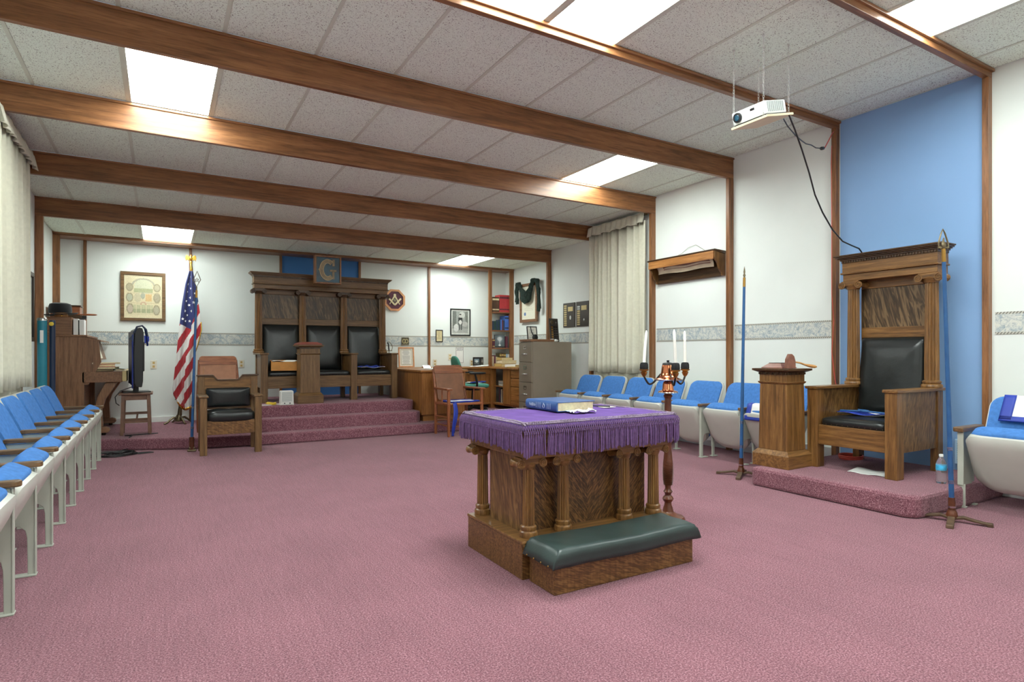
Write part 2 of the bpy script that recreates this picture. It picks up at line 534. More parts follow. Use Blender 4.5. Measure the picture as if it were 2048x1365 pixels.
def text_obj(name, body, size, mat, parent, loc, rot, extrude=0.001, align='CENTER'):
    cu = bpy.data.curves.new(name, 'FONT')
    cu.body = body; cu.size = size; cu.extrude = extrude
    cu.align_x = align; cu.align_y = 'CENTER'
    tmp = bpy.data.objects.new('tmp_text', cu); C.objects.link(tmp)
    dg = bpy.context.evaluated_depsgraph_get()
    me = bpy.data.meshes.new_from_object(tmp.evaluated_get(dg))
    bpy.data.objects.remove(tmp)
    me.materials.clear(); me.materials.append(M[mat])
    o = bpy.data.objects.new(name, me); C.objects.link(o)
    o.parent = parent; o.location = loc; o.rotation_euler = rot
    return o
# little raster painter for prints
def canvas(w, h, col):
    return np.ones((h, w, 3)) * np.array(col, float)
def p_rect(a, x0, y0, x1, y1, col):
    a[int(y0):int(y1), int(x0):int(x1)] = col
def p_ell(a, cx, cy, rx, ry, col):
    yy, xx = np.mgrid[0:a.shape[0], 0:a.shape[1]]
    a[((xx + .5 - cx) / rx) ** 2 + ((yy + .5 - cy) / ry) ** 2 <= 1] = col
def p_ring(a, cx, cy, rx, ry, t, col, top=False):
    yy, xx = np.mgrid[0:a.shape[0], 0:a.shape[1]]
    d = np.sqrt(((xx + .5 - cx) / rx) ** 2 + ((yy + .5 - cy) / ry) ** 2)
    k = np.abs(d - 1) < t
    if top: k &= yy < cy
    a[k] = col
def p_noise(a, amp, seed=1):
    r = np.random.RandomState(seed)
    a += r.uniform(-amp, amp, a.shape[:2] + (1,))
    np.clip(a, 0, 255, a)
    return a
def p_lines(a, x0, x1, y0, y1, step, col, seed=3):
    r = np.random.RandomState(seed)
    y = y0
    while y < y1:
        m = r.uniform(0, 0.25) * (x1 - x0)
        a[int(y), int(x0 + m):int(x1 - m)] = a[int(y), int(x0 + m):int(x1 - m)] * 0.35 + np.array(col) * 0.65
        y += step

# ================================================================== the room
XL, XR, YB, YF = -1.19, 5.565, 9.70, -2.78
floor = struct(box_obj('floor', 'carpet', (XL - .2, XR + .2, YF - .2, YB + .2, -0.12, 0)), 'mauve carpeted floor of the hall')
wall_left = struct(box_obj('wall_left', 'white_wall', (XL - .12, XL, YF - .1, YB + .1, 0, 3.5)), 'white left wall with curtain and brown posts')
wall_right = struct(box_obj('wall_right', 'white_wall', (XR, XR + .12, YF - .1, YB + .1, 0, 3.5)), 'white right wall with a blue section behind the single throne')
wall_back = struct(box_obj('wall_back', 'white_wall', (XL - .1, XR + .1, YB, YB + .12, 0, 3.5)), 'white far wall behind the triple throne')
wall_front = struct(box_obj('wall_front', 'white_wall', (XL - .1, XR + .1, YF - .12, YF, 0, 3.5)), 'white wall behind the viewer')

# painted panels and borders on the walls
box_obj('blue_panel', 'blue_wall', (XR - .006, XR, 2.13, 3.30, 0, 3.30), wall_right)
box_obj('blue_panel', 'deep_blue_wall', (1.59, 2.78, YB - .006, YB, .42, 2.60), wall_back)
POST_Y = [-1.56, -0.34, 0.88, 2.10, 3.31, 4.53, 5.76, 7.03, 8.18, 9.40]
for y0, y1 in ((-1.5, -.36), (-.30, .86), (.92, 2.08), (3.35, 4.51), (4.57, 5.74), (7.07, 8.16), (8.22, 9.38)):
    box_obj('wallpaper_border', 'border_right', (XR - .004, XR, y0, y1, 1.24, 1.412), wall_right)
for x0, x1 in ((XL, -.89), (-.86, .335), (.375, 1.555), (2.81, 3.995), (4.04, 5.20)):
    box_obj('wallpaper_border', 'border_back', (x0, x1, YB - .004, YB, 1.205, 1.385), wall_back)

# posts on the side walls and battens on the far wall
HZ = {y: 3.235 for y in POST_Y}
HZ.update({4.53: 3.065, 5.76: 2.915, 7.03: 2.765, 8.18: 2.59, 9.40: 2.588})
n_trim = 0
def trim(mb, mat, label, bevel=0.003):
    global n_trim
    n_trim += 1
    return struct(mb.build('trim_%d' % n_trim, mat, bevel=bevel), label)
for y in POST_Y:
    deep = 0.075 if y > 4 else 0.06
    trim(MB().box(XR - deep, XR, y, y + .045, 0, HZ[y]), 'beamZ', 'brown wooden post on the right wall')
    trim(MB().box(XL, XL + deep, y, y + .045, 0, HZ[y]), 'beamZ', 'brown wooden post on the left wall')
for x in (-.88, .352, 1.572, 2.792, 4.015):
    trim(MB().box(x - .018, x + .018, YB - .035, YB, 0, 2.60), 'beamZ', 'thin brown batten on the far wall')
# beams: each hides a step down of the ceiling
for y, zt, zb in ((4.53, 3.295, 3.065), (5.76, 3.135, 2.915), (7.03, 2.978, 2.765), (8.18, 2.80, 2.59)):
    bm_ = trim(MB().box(XL, XR, y, y + .045, zb, zt), 'beamX', 'deep brown wooden ceiling beam')
    MB().box(XL, XR, y - .014, y, zt - .02, zt).build('cap_moulding', 'beamX', bm_, bevel=.003)
for y in (-1.56, -.34, .88, 2.10, 3.31):
    bm_ = trim(MB().box(XL, XR, y, y + .045, 3.235, 3.30), 'beamX', 'slim brown ceiling moulding')
    MB().box(XL, XR, y - .02, y + .065, 3.278, 3.30).build('cap_moulding', 'beamX', bm_, bevel=.003)
trim(MB().box(XL, XR, 9.40, YB, 2.588, 2.63), 'beamX', 'brown header along the top of the far wall')
b_ = MB().box(XL, XR, 9.385, 9.40, 2.602, 2.632)
trim(b_, 'beamX', 'moulding on the far header')
struct(box_obj('baseboard_back', 'white_paint', (XL, XR, YB - .018, YB, .0, .20)), 'white baseboard of the far wall')
struct(MB().box(XR - .05, XR, 3.34, 9.35, .07, .19).box(XR - .015, XR, 3.34, 9.35, 0, .07).build('baseboard_right', 'white_paint', bevel=.004), 'pale baseboard heater along the right wall')
struct(MB().box(XR - .05, XR, -2.5, 2.08, .07, .19).box(XR - .015, XR, -2.5, 2.08, 0, .07).build('baseboard_right.001', 'white_paint', bevel=.004), 'pale baseboard heater near the right foreground')
struct(box_obj('baseboard_left', 'white_paint', (XL, XL + .018, -2.5, 9.4, 0, .12)), 'white baseboard of the left wall')

# ceiling: five levels, tiles and bars as pieces
BAYS = [(.88, 2.10, 3.30), (2.10, 3.31, 3.30), (3.31, 4.53, 3.30), (4.53, 5.76, 3.14), (5.76, 7.03, 2.98), (7.03, 8.18, 2.79), (8.18, 9.40, 2.62)]
cb = MB()
for y0, y1, z in [(YF, .88, 3.30)] + BAYS:
    cb.box(XL, XR, y0 + (.022 if y0 > 4 else 0), y1, z + .014, z + .05)
cb.box(XL, XR, 9.40, YB, 2.63, 2.66)
ceiling = struct(cb.build('ceiling', 'acoustic_tile'), 'white tiled ceiling stepping down towards the far wall')
JX = [XL, -.85, -.24, .37, .98, 1.59, 2.20, 2.81, 3.42, 4.03, 4.64, 5.25, XR]
LIGHTS = {(0, 2): 0, (0, 9): 0, (1, 5): 0, (1, 6): 0, (3, 2): 0, (3, 9): 0, (6, 2): 0, (6, 9): 0}
tile_mesh = {}
for bi, (y0, y1, z) in enumerate(BAYS):
    a = y0 + .045; d = y1 - a
    for ci in range(len(JX) - 1):
        if (bi, ci) in LIGHTS: continue
        w = JX[ci + 1] - JX[ci] - .022
        key = (round(w, 3), round(d, 3))
        if key not in tile_mesh:
            o = MB().box(0, w, 0, d, 0, .012).build('ceiling_tile', 'acoustic_tile', ceiling, bevel=.003)
            tile_mesh[key] = o
        else:
            o = tile_mesh[key].copy(); C.objects.link(o)
        o.location = (JX[ci] + .011, a, z + .004)
        o.parent = ceiling
    for x in JX[1:-1]:
        k = ('bar', round(d, 3))
        if k not in tile_mesh:
            o = MB().box(-.0125, .0125, 0, d, 0, .014).build('ceiling_grid_bar', 'grid_bar', ceiling)
            tile_mesh[k] = o
        else:
            o = tile_mesh[k].copy(); C.objects.link(o)
        o.location = (x, a, z)
        o.parent = ceiling

def ceiling_light(x0, x1, y0, y1, z, label, dm='diffuser'):
    t = thing('ceiling_light', label, 'ceiling light', ((x0 + x1) / 2, (y0 + y1) / 2, z), group='fluorescent ceiling panels')
    w = (x1 - x0) / 2 - .013; d = (y1 - y0) / 2 - .005
    fr = MB()
    e = .014
    fr.box(-w, w, -d, -d + e, 0, .02).box(-w, w, d - e, d, 0, .02).box(-w, -w + e, -d + e, d - e, 0, .02).box(w - e, w, -d + e, d - e, 0, .02)
    fr.build('frame', 'grid_bar', t)
    MB().box(-w + e, w - e, -d + e, d - e, .006, .012).build('diffuser', dm, t)
    return t
LL = {(0, 9): 'lit ceiling panel at the top right, nearest the right foreground chairs', (0, 2): 'lit ceiling panel over the left chair row in the foreground',
      (1, 5): 'left one of the paired lit ceiling panels above the altar', (1, 6): 'right one of the paired lit ceiling panels above the altar',
      (3, 2): 'large lit ceiling panel at upper left between two beams', (3, 9): 'lit ceiling panel at the right above the chart case',
      (6, 2): 'small lit ceiling panel over the flag by the far wall', (6, 9): 'small lit ceiling panel over the desk corner by the far wall'}
for (bi, ci), lab in LL.items():
    y0, y1, z = BAYS[bi]
    ceiling_light(JX[ci], JX[ci + 1], y0 + .045, y1, z, lab, 'diffuser_dim' if bi == 6 else 'diffuser')
for ci, yy, lab in ((2, -2.7, 'lit ceiling panel behind the viewer on the left'), (9, -2.7, 'lit ceiling panel behind the viewer on the right'), (5, -.30, 'lit ceiling panel straight above the viewer')):
    ceiling_light(JX[ci], JX[ci + 1], yy, yy + 1.17, 3.296, lab)

# ------------------------------------------------------------------ carpeted platforms
def rounded(poly, mb, z0, z1):
    mb.prism(poly, 'z', z0, z1)
p1 = MB().prism([(XL, 8.24), (-.62, 8.07), (.30, 7.68), (1.0, 7.57), (4.56, 7.57), (4.56, 8.10), (XR - .05, 8.10), (XR - .05, 9.68), (XL, 9.68)], 'z', 0, .13)
struct(p1.build('floor_platform', 'carpet', bevel=.02), 'low carpeted platform along the far wall')
p2 = MB().prism([(.98, 7.79), (3.055, 7.79), (3.125, 7.86), (3.125, 9.68), (.98, 9.68)], 'z', .10, .283)
struct(p2.build('floor_platform.001', 'carpet', bevel=.02), 'middle carpeted step before the triple throne')
p3 = MB().prism([(1.02, 8.03), (3.05, 8.03), (3.11, 8.09), (3.11, 9.68), (1.02, 9.68)], 'z', .25, .426)
struct(p3.build('floor_platform.002', 'carpet', bevel=.02), 'top carpeted landing under the triple throne')
def rc(cx, cy, r, a0, n=6):
    return [(cx + r * math.cos(a0 + PI / 2 * i / n), cy + r * math.sin(a0 + PI / 2 * i / n)) for i in range(n + 1)]
p4 = MB().prism(rc(4.24 + .11, 2.015 + .11, .11, PI) + [(5.55, 2.015), (5.55, 3.26), (4.22, 3.26)], 'z', 0, .153)
struct(p4.build('floor_platform.003', 'carpet', bevel=.025), 'low carpeted dais under the single throne')

# ------------------------------------------------------------------ curtains on the side windows
def curtain(label, x, y0, y1, z0, z1, sgn, seed):
    t = thing('curtain', label, 'curtain', (x, (y0 + y1) / 2, z0))
    L = y1 - y0
    rnd = random.Random(seed)
    ph = [rnd.uniform(0, 6.28) for _ in range(6)]
    def wav(s):
        return .085 * abs(math.sin(s * L / .12 * PI + 1.3 * math.sin(s * 9 + ph[0]))) ** .8 - .04 + .014 * math.sin(s * 23 + ph[1]) + .008 * math.sin(s * 61 + ph[2])
    def fn(u, v):
        am = .75 + .35 * (1 - v)
        return (sgn * (wav(u) * am), -L / 2 + L * u + .006 * math.sin(v * 5 + u * 40), v * (z1 - z0 - .10) + .008 * math.sin(u * 14 + ph[3]))
    MB().grid(fn, 220, 14).build('drape', 'curtain', t, smooth=80, solid=.004)
    def hd(u, v):
        k = abs(math.sin(u * L / .105 * PI + ph[4])) ** .5
        return (sgn * (-.045 * k - .02 + .03 * v * k), -L / 2 - .01 + (L + .02) * u, z1 - z0 - .13 + v * .135 + .008 * math.sin(u * 30))
    MB().grid(hd, 200, 6).build('pleated_heading', 'curtain', t, smooth=70, solid=.006)
    rod = MB().box(-.012, .012, -L / 2 - .03, L / 2 + .03, z1 - z0 - .03, z1 - z0 + .005)
    rod.build('curtain_rail', 'old_brass', t)
    # pale lining that shows below the hem
    def ln(u, v):
        return (sgn * (.05 + .008 * math.sin(u * 40 + ph[5])), -L / 2 + .03 + (L - .06) * u, -.17 + v * .5 + .01 * math.sin(u * 9))
    MB().grid(ln, 60, 4).build('lining', 'curtain', t, smooth=80, solid=.003)
    return t
curtain('cream pleated curtain on the right wall beyond the chart case', 5.46, 5.84, 7.00, .82, 2.93, 1, 2)
curtain('cream pleated curtain hanging at the left edge of the picture', -1.06, 5.66, 7.06, .80, 2.93, -1, 5)
for i, (x0, x1, y0, y1) in enumerate(((XR - .03, XR, 5.82, 7.02), (XL, XL + .03, 5.80, 6.98))):
    w_ = MB().box(x0, x1, y0, y1, .62, .66).box(x0, x1, y0, y1, 2.86, 2.90).box(x0, x1, y0, y0 + .04, .66, 2.86).box(x0, x1, y1 - .04, y1, .66, 2.86)
    w_ = struct(w_.build('window_%d' % (i + 1), 'white_paint'), 'window hidden behind the cream curtain')
    MB().box(x0 + .01, x1 - .015, y0 + .04, y1 - .04, .66, 2.86).build('pane', 'white_paint', w_)

# ================================================================== auditorium chairs
CW = 0.515
def make_chair():
    t = thing('auditorium_chair', 'x', 'chair')
    # back: shell and upholstery, leaning backwards
    A = Vector((0, .275, .36)); B = Vector((0, .455, .775))
    V = (B - A).normalized(); h = (B - A).length
    T = V.cross(Vector((1, 0, 0))); T = -T if T.y > 0 else T     # towards the front
    sh = MB().panel(A, (1, 0, 0), V, T, .462, h, .095, .03, -.02, .012, curve=.03).build('back_shell', 'seat_grey', t, smooth=40)
    MB().panel(A + V * .008, (1, 0, 0), V, T, .440, h - .018, .088, .03, .008, .026, .018, curve=.03).build('upholstery', 'seat_blue', sh, smooth=50)
    # tipped-up seat: pan in front, cushion behind it
    A = Vector((0, .185, .115)); B = Vector((0, -.026, .515))
    V = (B - A).normalized(); h = (B - A).length
    T = V.cross(Vector((1, 0, 0))); T = -T if T.y > 0 else T
    MB().panel(A, (1, 0, 0), V, T, .452, h, .055, .15, -.05, .0, .03).build('seat_pan', 'seat_grey', t, smooth=40)
    cu = MB().puff((0, 0, 0), .218, .062, (h - .02) / 2, .30, .40, 40, 20)
    fr3 = Matrix(((1, T.x * -1, V.x), (0, T.y * -1, V.y), (0, T.z * -1, V.z))).to_4x4()
    ctr = A + V * (.040 + (h - .02) / 2) - T * .075
    cu.xf(Matrix.Translation(ctr) @ fr3)
    cu.build('seat_cushion', 'seat_blue', t, smooth=70)
    # standard at the left (local -x)
    make_standard(t, -CW / 2)
    return t
def make_standard(t, x):
    pts = [(-.005, 0), (.024, 0), (.027, .19), (.034, .225), (.055, .245), (.11, .25), (.145, .24), (.165, .20), (.172, 0), (.20, 0), (.20, .25), (.21, .34), (.26, .42), (.29, .53), (.0, .53), (-.003, .3)]
    s = MB().prism(pts, 'x', x - .009, x + .009)
    s.box(x - .014, x + .014, -.010, -.002, 0, .53)
    s.box(x - .024, x + .024, -.012, .085, 0, .009)
    s.box(x - .024, x + .024, .155, .235, 0, .009)
    s.build('standard', 'standard_grey', t, bevel=.003)
    a = MB()
    pts = []
    for i in range(9):
        an = PI + PI * i / 8
        pts.append((x + .027 * math.cos(an), -.006 + .03 * math.sin(an)))
    pts += [(x + .027, .27), (x + .02, .30), (x - .02, .30), (x - .027, .27)]
    a.prism(pts, 'z', .535, .562)
    a.build('armrest', 'armY', t, bevel=.006)
proto = make_chair()
ORD = ['first', 'second', 'third', 'fourth', 'fifth', 'sixth', 'seventh', 'eighth', 'ninth', 'tenth']
def end_standard(t, x):
    s = MB()
    s.box(x - .016, x + .022, -.012, -.004, .16, .535)
    s.box(x - .016, x - .008, -.004, .23, .16, .535)
    s.box(x - .016, x + .03, -.002, .005, 0, .17)
    s.box(x - .014, x - .006, .005, .19, 0, .17)
    s.box(x - .016, x + .03, .15, .19, 0, .012).box(x - .016, x + .03, 0, .03, 0, .012)
    s.build('end_standard', 'standard_grey', t, bevel=.003)
    MB().box(x - .035, x + .03, -.035, .30, .537, .572).build('armrest', 'armY', t, bevel=.008)
used = []
def place_chair(x, y, rz, label, group):
    o = proto if not used else copy_tree(proto)
    used.append(o)
    o.location = (x, y, 0); o.rotation_euler = (0, 0, rz)
    o['label'] = label; o['group'] = group
    return o
# left row faces +x; the far end is beside the piano
ly = [7.34 - CW * i for i in range(10)]
for i in range(9):
    yc = ly[i] - CW / 2
    o = place_chair(-.545, yc, PI / 2, 'blue padded tip-up chair in the left row, %s from the piano' % ORD[i], 'left row of tip-up chairs')
    if i == 0: first_left = o
# right row faces -x; the far end is beside the filing cabinet
ry = [6.99, 6.475, 5.955, 5.435, 4.90, 4.375, 3.87]
rights = []
for i in range(7):
    yc = ry[i] - CW / 2
    rights.append(place_chair(4.865, yc, -PI / 2, 'blue padded tip-up chair in the right row, %s from the filing cabinet' % ORD[i], 'right row of tip-up chairs'))
near = []
for i in range(3):
    yc = 2.03 - CW / 2 - CW * i
    near.append(place_chair(4.885, yc, -PI / 2, ['blue padded tip-up chair beside the single throne, an apron over its back', 'blue padded tip-up chair second from the single throne in the foreground', 'blue padded tip-up chair third from the single throne in the foreground'][i], 'foreground chairs by the single throne'))
make_standard(first_left, CW / 2)
make_standard(rights[-1], CW / 2)
for ch in list(near[0].children):
    if ch.name.startswith('standard') or ch.name.startswith('armrest'):
        bpy.data.objects.remove(ch)
end_standard(near[0], -CW / 2)

# ================================================================== ionic columns
def column(parent, x, y, z0, z1, r, m='oakZ', cap='dark_oakX', capw=None, volr=None, depth=None, ch=None):
    h = z1 - z0
    ch = ch or r * 1.5                # capital height
    k = MB()
    k.lathe([(r * 1.45, 0), (r * 1.5, .012), (r * 1.42, .026), (r * 1.2, .032), (r * 1.3, .042), (r * 1.28, .052), (r * 1.06, .058)], (x, y, z0), 28)
    k.lathe([(r * 1.02, .055), (r * 1.0, h * .3), (r * .9, h - ch)], (x, y, z0), 128, flute=16, fd=.15)
    c = k.build('column', m, parent, smooth=24)
    q = MB()
    zb = z1 - ch
    vr = volr or r * .62
    cw = capw or r * 1.55
    dp = depth or r * 1.1
    q.lathe([(r * .95, 0), (r * 1.12, ch * .25), (r * 1.25, ch * .5), (r * 1.1, ch * .6)], (x, y, zb), 24)
    q.box(x - cw, x + cw, y - dp, y + dp, z1 - ch * .28, z1)
    q.box(x - cw * .9, x + cw * .9, y - dp * .95, y + dp * .95, z1 - ch * .55, z1 - ch * .28)
    for s in (-1, 1):
        cx = x + s * cw
        cz = z1 - ch * .28 - vr * .55
        st = len(q.v)
        q.lathe([(vr, -dp * 1.04), (vr * .8, -dp * .6), (vr * .62, 0), (vr * .8, dp * .6), (vr, dp * 1.04)], (0, 0, 0), 20)
        q.xf(Matrix.Translation((cx, y, cz)) @ Matrix.Rotation(PI / 2, 4, 'X'), st)
        for f in (-1, 1):
            pts = []
            for i in range(30):
                a = i / 29 * 2.2 * 2 * PI
                rr = vr * (1.0 - .88 * i / 29)
                pts.append((cx - s * rr * math.sin(a) * 1.0, y + f * dp * 1.06, cz + rr * math.cos(a)))
            q.tube(pts, [vr * .17 * (1 - .4 * i / 29) for i in range(30)], 6)
    q.build('capital', cap, c, smooth=40)
    return c

# ================================================================== altar
AX, AY = 1.985, 2.745
alt = thing('altar', 'square oak altar with fluted ionic columns under the purple cloth', 'altar', (AX, AY, 0))
hx, hy = .488, .295
MB().box(-hx, hx, -hy, hy, 0, .172).build('plinth', 'tiger_wavy', alt, bevel=.003)
MB().box(-hx - .004, hx + .004, -hy - .004, hy + .004, .172, .187).build('plinth_top', 'oakX', alt, bevel=.004)
bx_, by_ = .412, .172
MB().box(-bx_ + .008, bx_ - .008, -by_ + .008, by_ - .008, .187, .585).build('core', 'dark_oakZ', alt)
MB().box(-bx_, 0, -by_, -by_ + .01, .187, .585).build('front_panel', 'tiger', alt)
MB().box(0, bx_, -by_, -by_ + .01, .187, .585).build('front_panel', 'tiger_mirror', alt)
MB().box(-bx_, bx_, by_ - .01, by_, .187, .585).build('back_panel', 'tiger', alt)
MB().box(-bx_, -bx_ + .01, -by_ + .01, by_ - .01, .187, .585).build('side_panel', 'tiger_side', alt)
MB().box(bx_ - .01, bx_, -by_ + .01, by_ - .01, .187, .585).build('side_panel', 'tiger_side', alt)
for cx in (-.415, -.205, .205, .42):
    for cy in (-.235, .255):
        column(alt, cx, cy, .187, .582, .0315, 'oakZ', 'oakX', capw=.064, volr=.0235, depth=.036, ch=.06)
MB().box(-.47, .47, -.30, .30, .582, .615).box(-.485, .485, -.315, .315, .615, .655).box(-.475, .475, -.305, .305, .655, .72).box(-.495, .495, -.325, .325, .72, .742).build('top_slab', 'oakX', alt, bevel=.004)

# purple cloth with fringe
cl = thing('altar_cloth', 'purple velvet cloth with thick knotted fringe spread over the altar', 'cloth', (AX, AY, .742))
cx_, cy_ = .505, .335
def top(u, v):
    x = -cx_ + 2 * cx_ * u; y = -cy_ + 2 * cy_ * v
    e = min(cx_ - abs(x), cy_ - abs(y))
    z = .018 + .004 * math.sin(x * 9 + y * 5) * math.cos(y * 11 - x * 4)
    if e < .03: z -= .016 * (1 - e / .03) ** 2
    return (x, y, z)
MB().grid(top, 70, 48).build('velvet_top', 'velvet', cl, smooth=80, solid=.004)
# drop of the cloth behind the fringe
dr = MB()
for (xa, ya, xb, yb) in ((-cx_, -cy_, cx_, -cy_), (cx_, -cy_, cx_, cy_), (cx_, cy_, -cx_, cy_), (-cx_, cy_, -cx_, -cy_)):
    dr.grid(lambda u, v, xa=xa, ya=ya, xb=xb, yb=yb: (xa + (xb - xa) * u, ya + (yb - ya) * u, .003 - .018 * v), 40, 2)
dr.build('cloth_edge', 'velvet', cl, smooth=60, solid=.004)
br = MB(); fr = MB()
rnd = random.Random(3)
for (xa, ya, xb, yb) in ((-cx_, -cy_, cx_, -cy_), (cx_, -cy_, cx_, cy_), (cx_, cy_, -cx_, cy_), (-cx_, cy_, -cx_, -cy_)):
    L = math.hypot(xb - xa, yb - ya)
    dx, dy = (xb - xa) / L, (yb - ya) / L
    ox, oy = dy, -dx                   # outwards
    n = int(L / .0052)
    for k in range(2):                 # two twisted cords side by side
        pts = []; rs = []
        for i in range(n + 1):
            s = i / n * L
            ins = .020 - .012 * k
            pts.append((xa + dx * s - ox * ins, ya + dy * s - oy * ins, (.018, .012)[k] + .0025 * math.sin(s * 620)))
            rs.append(.0055 + .0015 * math.sin(s * 620 + k))
        br.tube(pts, rs, 5)
    n = int(L / .0125)
    for i in range(n + 1):
        s = i / n * L
        if i == 10 and ya == yb == -cy_: continue
        px_, py_ = xa + dx * s, ya + dy * s
        o = .010 + rnd.uniform(-.004, .006)
        ln = (.138 if ya == yb else .118) + rnd.uniform(-.010, .008)
        # knotted lattice header
        for sg in (-1, 1):
            fr.tube([(px_ + ox * .002, py_ + oy * .002, .006), (px_ + ox * .012 + dx * sg * .006, py_ + oy * .012 + dy * sg * .006, -.014), (px_ + ox * .012, py_ + oy * .012, -.032)], .0024, 5)
        fr.lathe([(.0035, -.004), (.0055, 0), (.0035, .004)], (px_ + ox * .012, py_ + oy * .012, -.032), 6)
        sw = rnd.uniform(-.004, .004)
        for q in range(3):
            a = rnd.uniform(0, 6.28)
            bx2, by2 = .0036 * math.cos(a), .0036 * math.sin(a)
            fr.tube([(px_ + ox * .012, py_ + oy * .012, -.030), (px_ + ox * o + bx2, py_ + oy * o + by2, -.055), (px_ + ox * o + bx2 * 1.1 + dx * sw, py_ + oy * o + by2 * 1.1 + dy * sw, -ln + rnd.uniform(-.006, .006))], [.003, .0036, .0032], 5)
br.build('braid', 'braid', cl, smooth=60)
tag(fr.build('fringe', 'fringe', cl, smooth=60), kind='stuff')

# kneeler
kn = thing('kneeler', 'low oak kneeling bench with a dark green padded top before the altar', 'kneeler', (1.965, 2.325, 0))
MB().box(-.44, .44, -.108, .105, 0, .128).build('bench_box', 'tiger_wavy', kn, bevel=.004)
def kc(u, v):
    # padded top wrapped over the edges
    x = -.468 + .936 * u
    s = v * 2 - 1
    a = abs(s)
    y = -.008 + .128 * math.copysign(min(a / .76, 1.0), s)
    z = .207 - .012 * max(0, (a - .6) / .16 if a < .76 else 1) ** 2 - .066 * max(0, (a - .76) / .24) + .003 * math.sin(u * 9)
    ex = min(u, 1 - u)
    if ex < .05:
        k = (1 - ex / .05)
        z = min(z, .205 - .072 * k ** 1.6)
    z += .0015 * math.sin(u * 37 + v * 13) * (1 if ex < .12 else .3)
    return (x, y, z)
MB().grid(kc, 70, 28).build('padded_top', 'green_leather', kn, smooth=80, solid=.006)
MB().box(-.45, .45, -.112, .118, .125, .17).build('pad_core', 'green_leather', kn)
MB().tube([(-.405, -.128, .135), (-.40, -.132, .16), (-.375, -.128, .188), (-.355, -.12, .192), (-.365, -.118, .186), (-.392, -.126, .165)], [.004, .006, .008, .007, .006, .004], 6).build('corner_fold', 'green_leather', kn, smooth=80)
st = MB()
for i in range(17):
    st.puff((-.43 + .86 * i / 16, -.131, .138), .004, .003, .004, 1, 1, 8, 5)
for i in range(4):
    st.puff((-.47, -.10 + .06 * i, .138), .003, .004, .004, 1, 1, 8, 5)
tag(st.build('studs', 'brass', kn, smooth=60), kind='stuff')

# things on the altar
bk = thing('large_book', 'thick blue covered bible lying on the purple altar cloth', 'book', (1.905, 2.735, .766), .0)
MB().box(0, .26, 0, .325, 0, .005).build('back_cover', 'book_blue', bk, bevel=.0015)
MB().box(0, .26, 0, .325, .051, .056).build('front_cover', 'book_blue', bk, bevel=.0015)
sp = MB().prism([(0, 0), (-.009, .008), (-.012, .028), (-.009, .048), (0, .056)], 'y', 0, .325)
spine = sp.build('spine', 'book_blue', bk, smooth=50)
MB().box(.004, .25, .006, .319, .005, .051).build('page_block', 'page_edge', bk)
for bd, sz, yy in (('Holy', .026, .262), ('Bible', .026, .232), ('THE PROPHECIES', .0075, .205), ('of the SACRED BOOK', .0062, .185), ('ILLUSTRATED', .0075, .165), ('MASTER REFERENCE', .0062, .082)):
    if sz > .02:
        text_obj('spine_title', bd, sz, 'silver_print', spine, (-.0128, yy, .028), (PI / 2, 0, -PI / 2), .0004).scale = (.75, 1, 1)
for yy in (.205, .185, .165, .09, .075, .06):
    MB().box(-.0128, -.0118, yy - .0015, yy + .0015, .012, .044).build('spine_line', 'silver_print', spine)
em = MB().tube([(-.0124, .115, .028), (-.0124, .128, .042), (-.0124, .141, .028), (-.0124, .128, .014)], .0012, 5, closed=True)
em.tube([(-.0124, .116, .018), (-.0124, .128, .044), (-.0124, .140, .018)], .0012, 5)
em.build('spine_emblem', 'silver_print', spine)
bt = MB()
bt.prism([(.03, -.05), (.085, -.06), (.10, 0), (.05, 0.0)], 'z', .006, .008)
bt.build('bookmark', 'vent_blue', bk)
cr = thing('paper_tissue', 'crumpled white paper beside the blue bible', 'paper', (1.99, 2.66, .766))
def ct(u, v):
    return (-.045 + .15 * u, -.04 + .07 * v + .012 * math.sin(u * 14), .010 + .009 * math.sin(u * 15 + v * 6) * math.cos(v * 9 + u * 4))
MB().grid(ct, 20, 12).build('crumpled_sheet', 'white_paper', cr, smooth=50, solid=.002)
pn = thing('card', 'small printed card with a dark pen lying at the right of the altar cloth', 'card', (2.345, 2.845, .766))
MB().box(-.045, .045, -.03, .03, 0, .002).build('card_sheet', 'cream_paper', pn)
MB().tube([(-.06, .06, .006), (.0, -.03, .006)], .004, 8).build('pen', 'black_plastic', pn)

# ================================================================== bell candle stand
cs = thing('candle_stand', 'turned wooden candle stand with copper bell and three curved arms behind the altar', 'candle stand', (2.862, 2.85, 0))
MB().lathe([(.105, 0), (.11, .012), (.10, .028), (.06, .04), (.035, .06), (.03, .085), (.024, .10), (.022, .118), (.03, .128), (.036, .142), (.030, .155), (.02, .165), (.022, .178), (.030, .188), (.022, .20), (.018, .212), (.022, .24), (.029, .30), (.032, .34), (.031, .38), (.026, .43), (.021, .48), (.023, .51), (.034, .522), (.036, .532), (.024, .542), (.022, .56), (.024, .60), (.026, .625), (.034, .64), (.036, .655), (.026, .67), (.022, .69), (.022, .74), (.021, .80), (.028, .812), (.030, .818), (.022, .824), (.026, .832), (.022, .838)], (0, 0, 0), 28).build('turned_post', 'turned_wood', cs, smooth=30)
rg = MB()
for i in range(22):
    z = .235 + i * .0085
    r = .024 + .0095 * math.sin((i + 3) / 25 * PI)
    rg.lathe([(r, -.002), (r + .003, 0), (r, .002)], (0, 0, z), 24)
rg.build('reeded_rings', 'turned_wood', cs, smooth=40)
B0 = .93
MB().lathe([(.060, 0), (.062, .004), (.040, .010), (.036, .02), (.034, .05), (.028, .066), (.012, .072)], (0, 0, .842), 28).build('lower_bell', 'copper', cs, smooth=35)
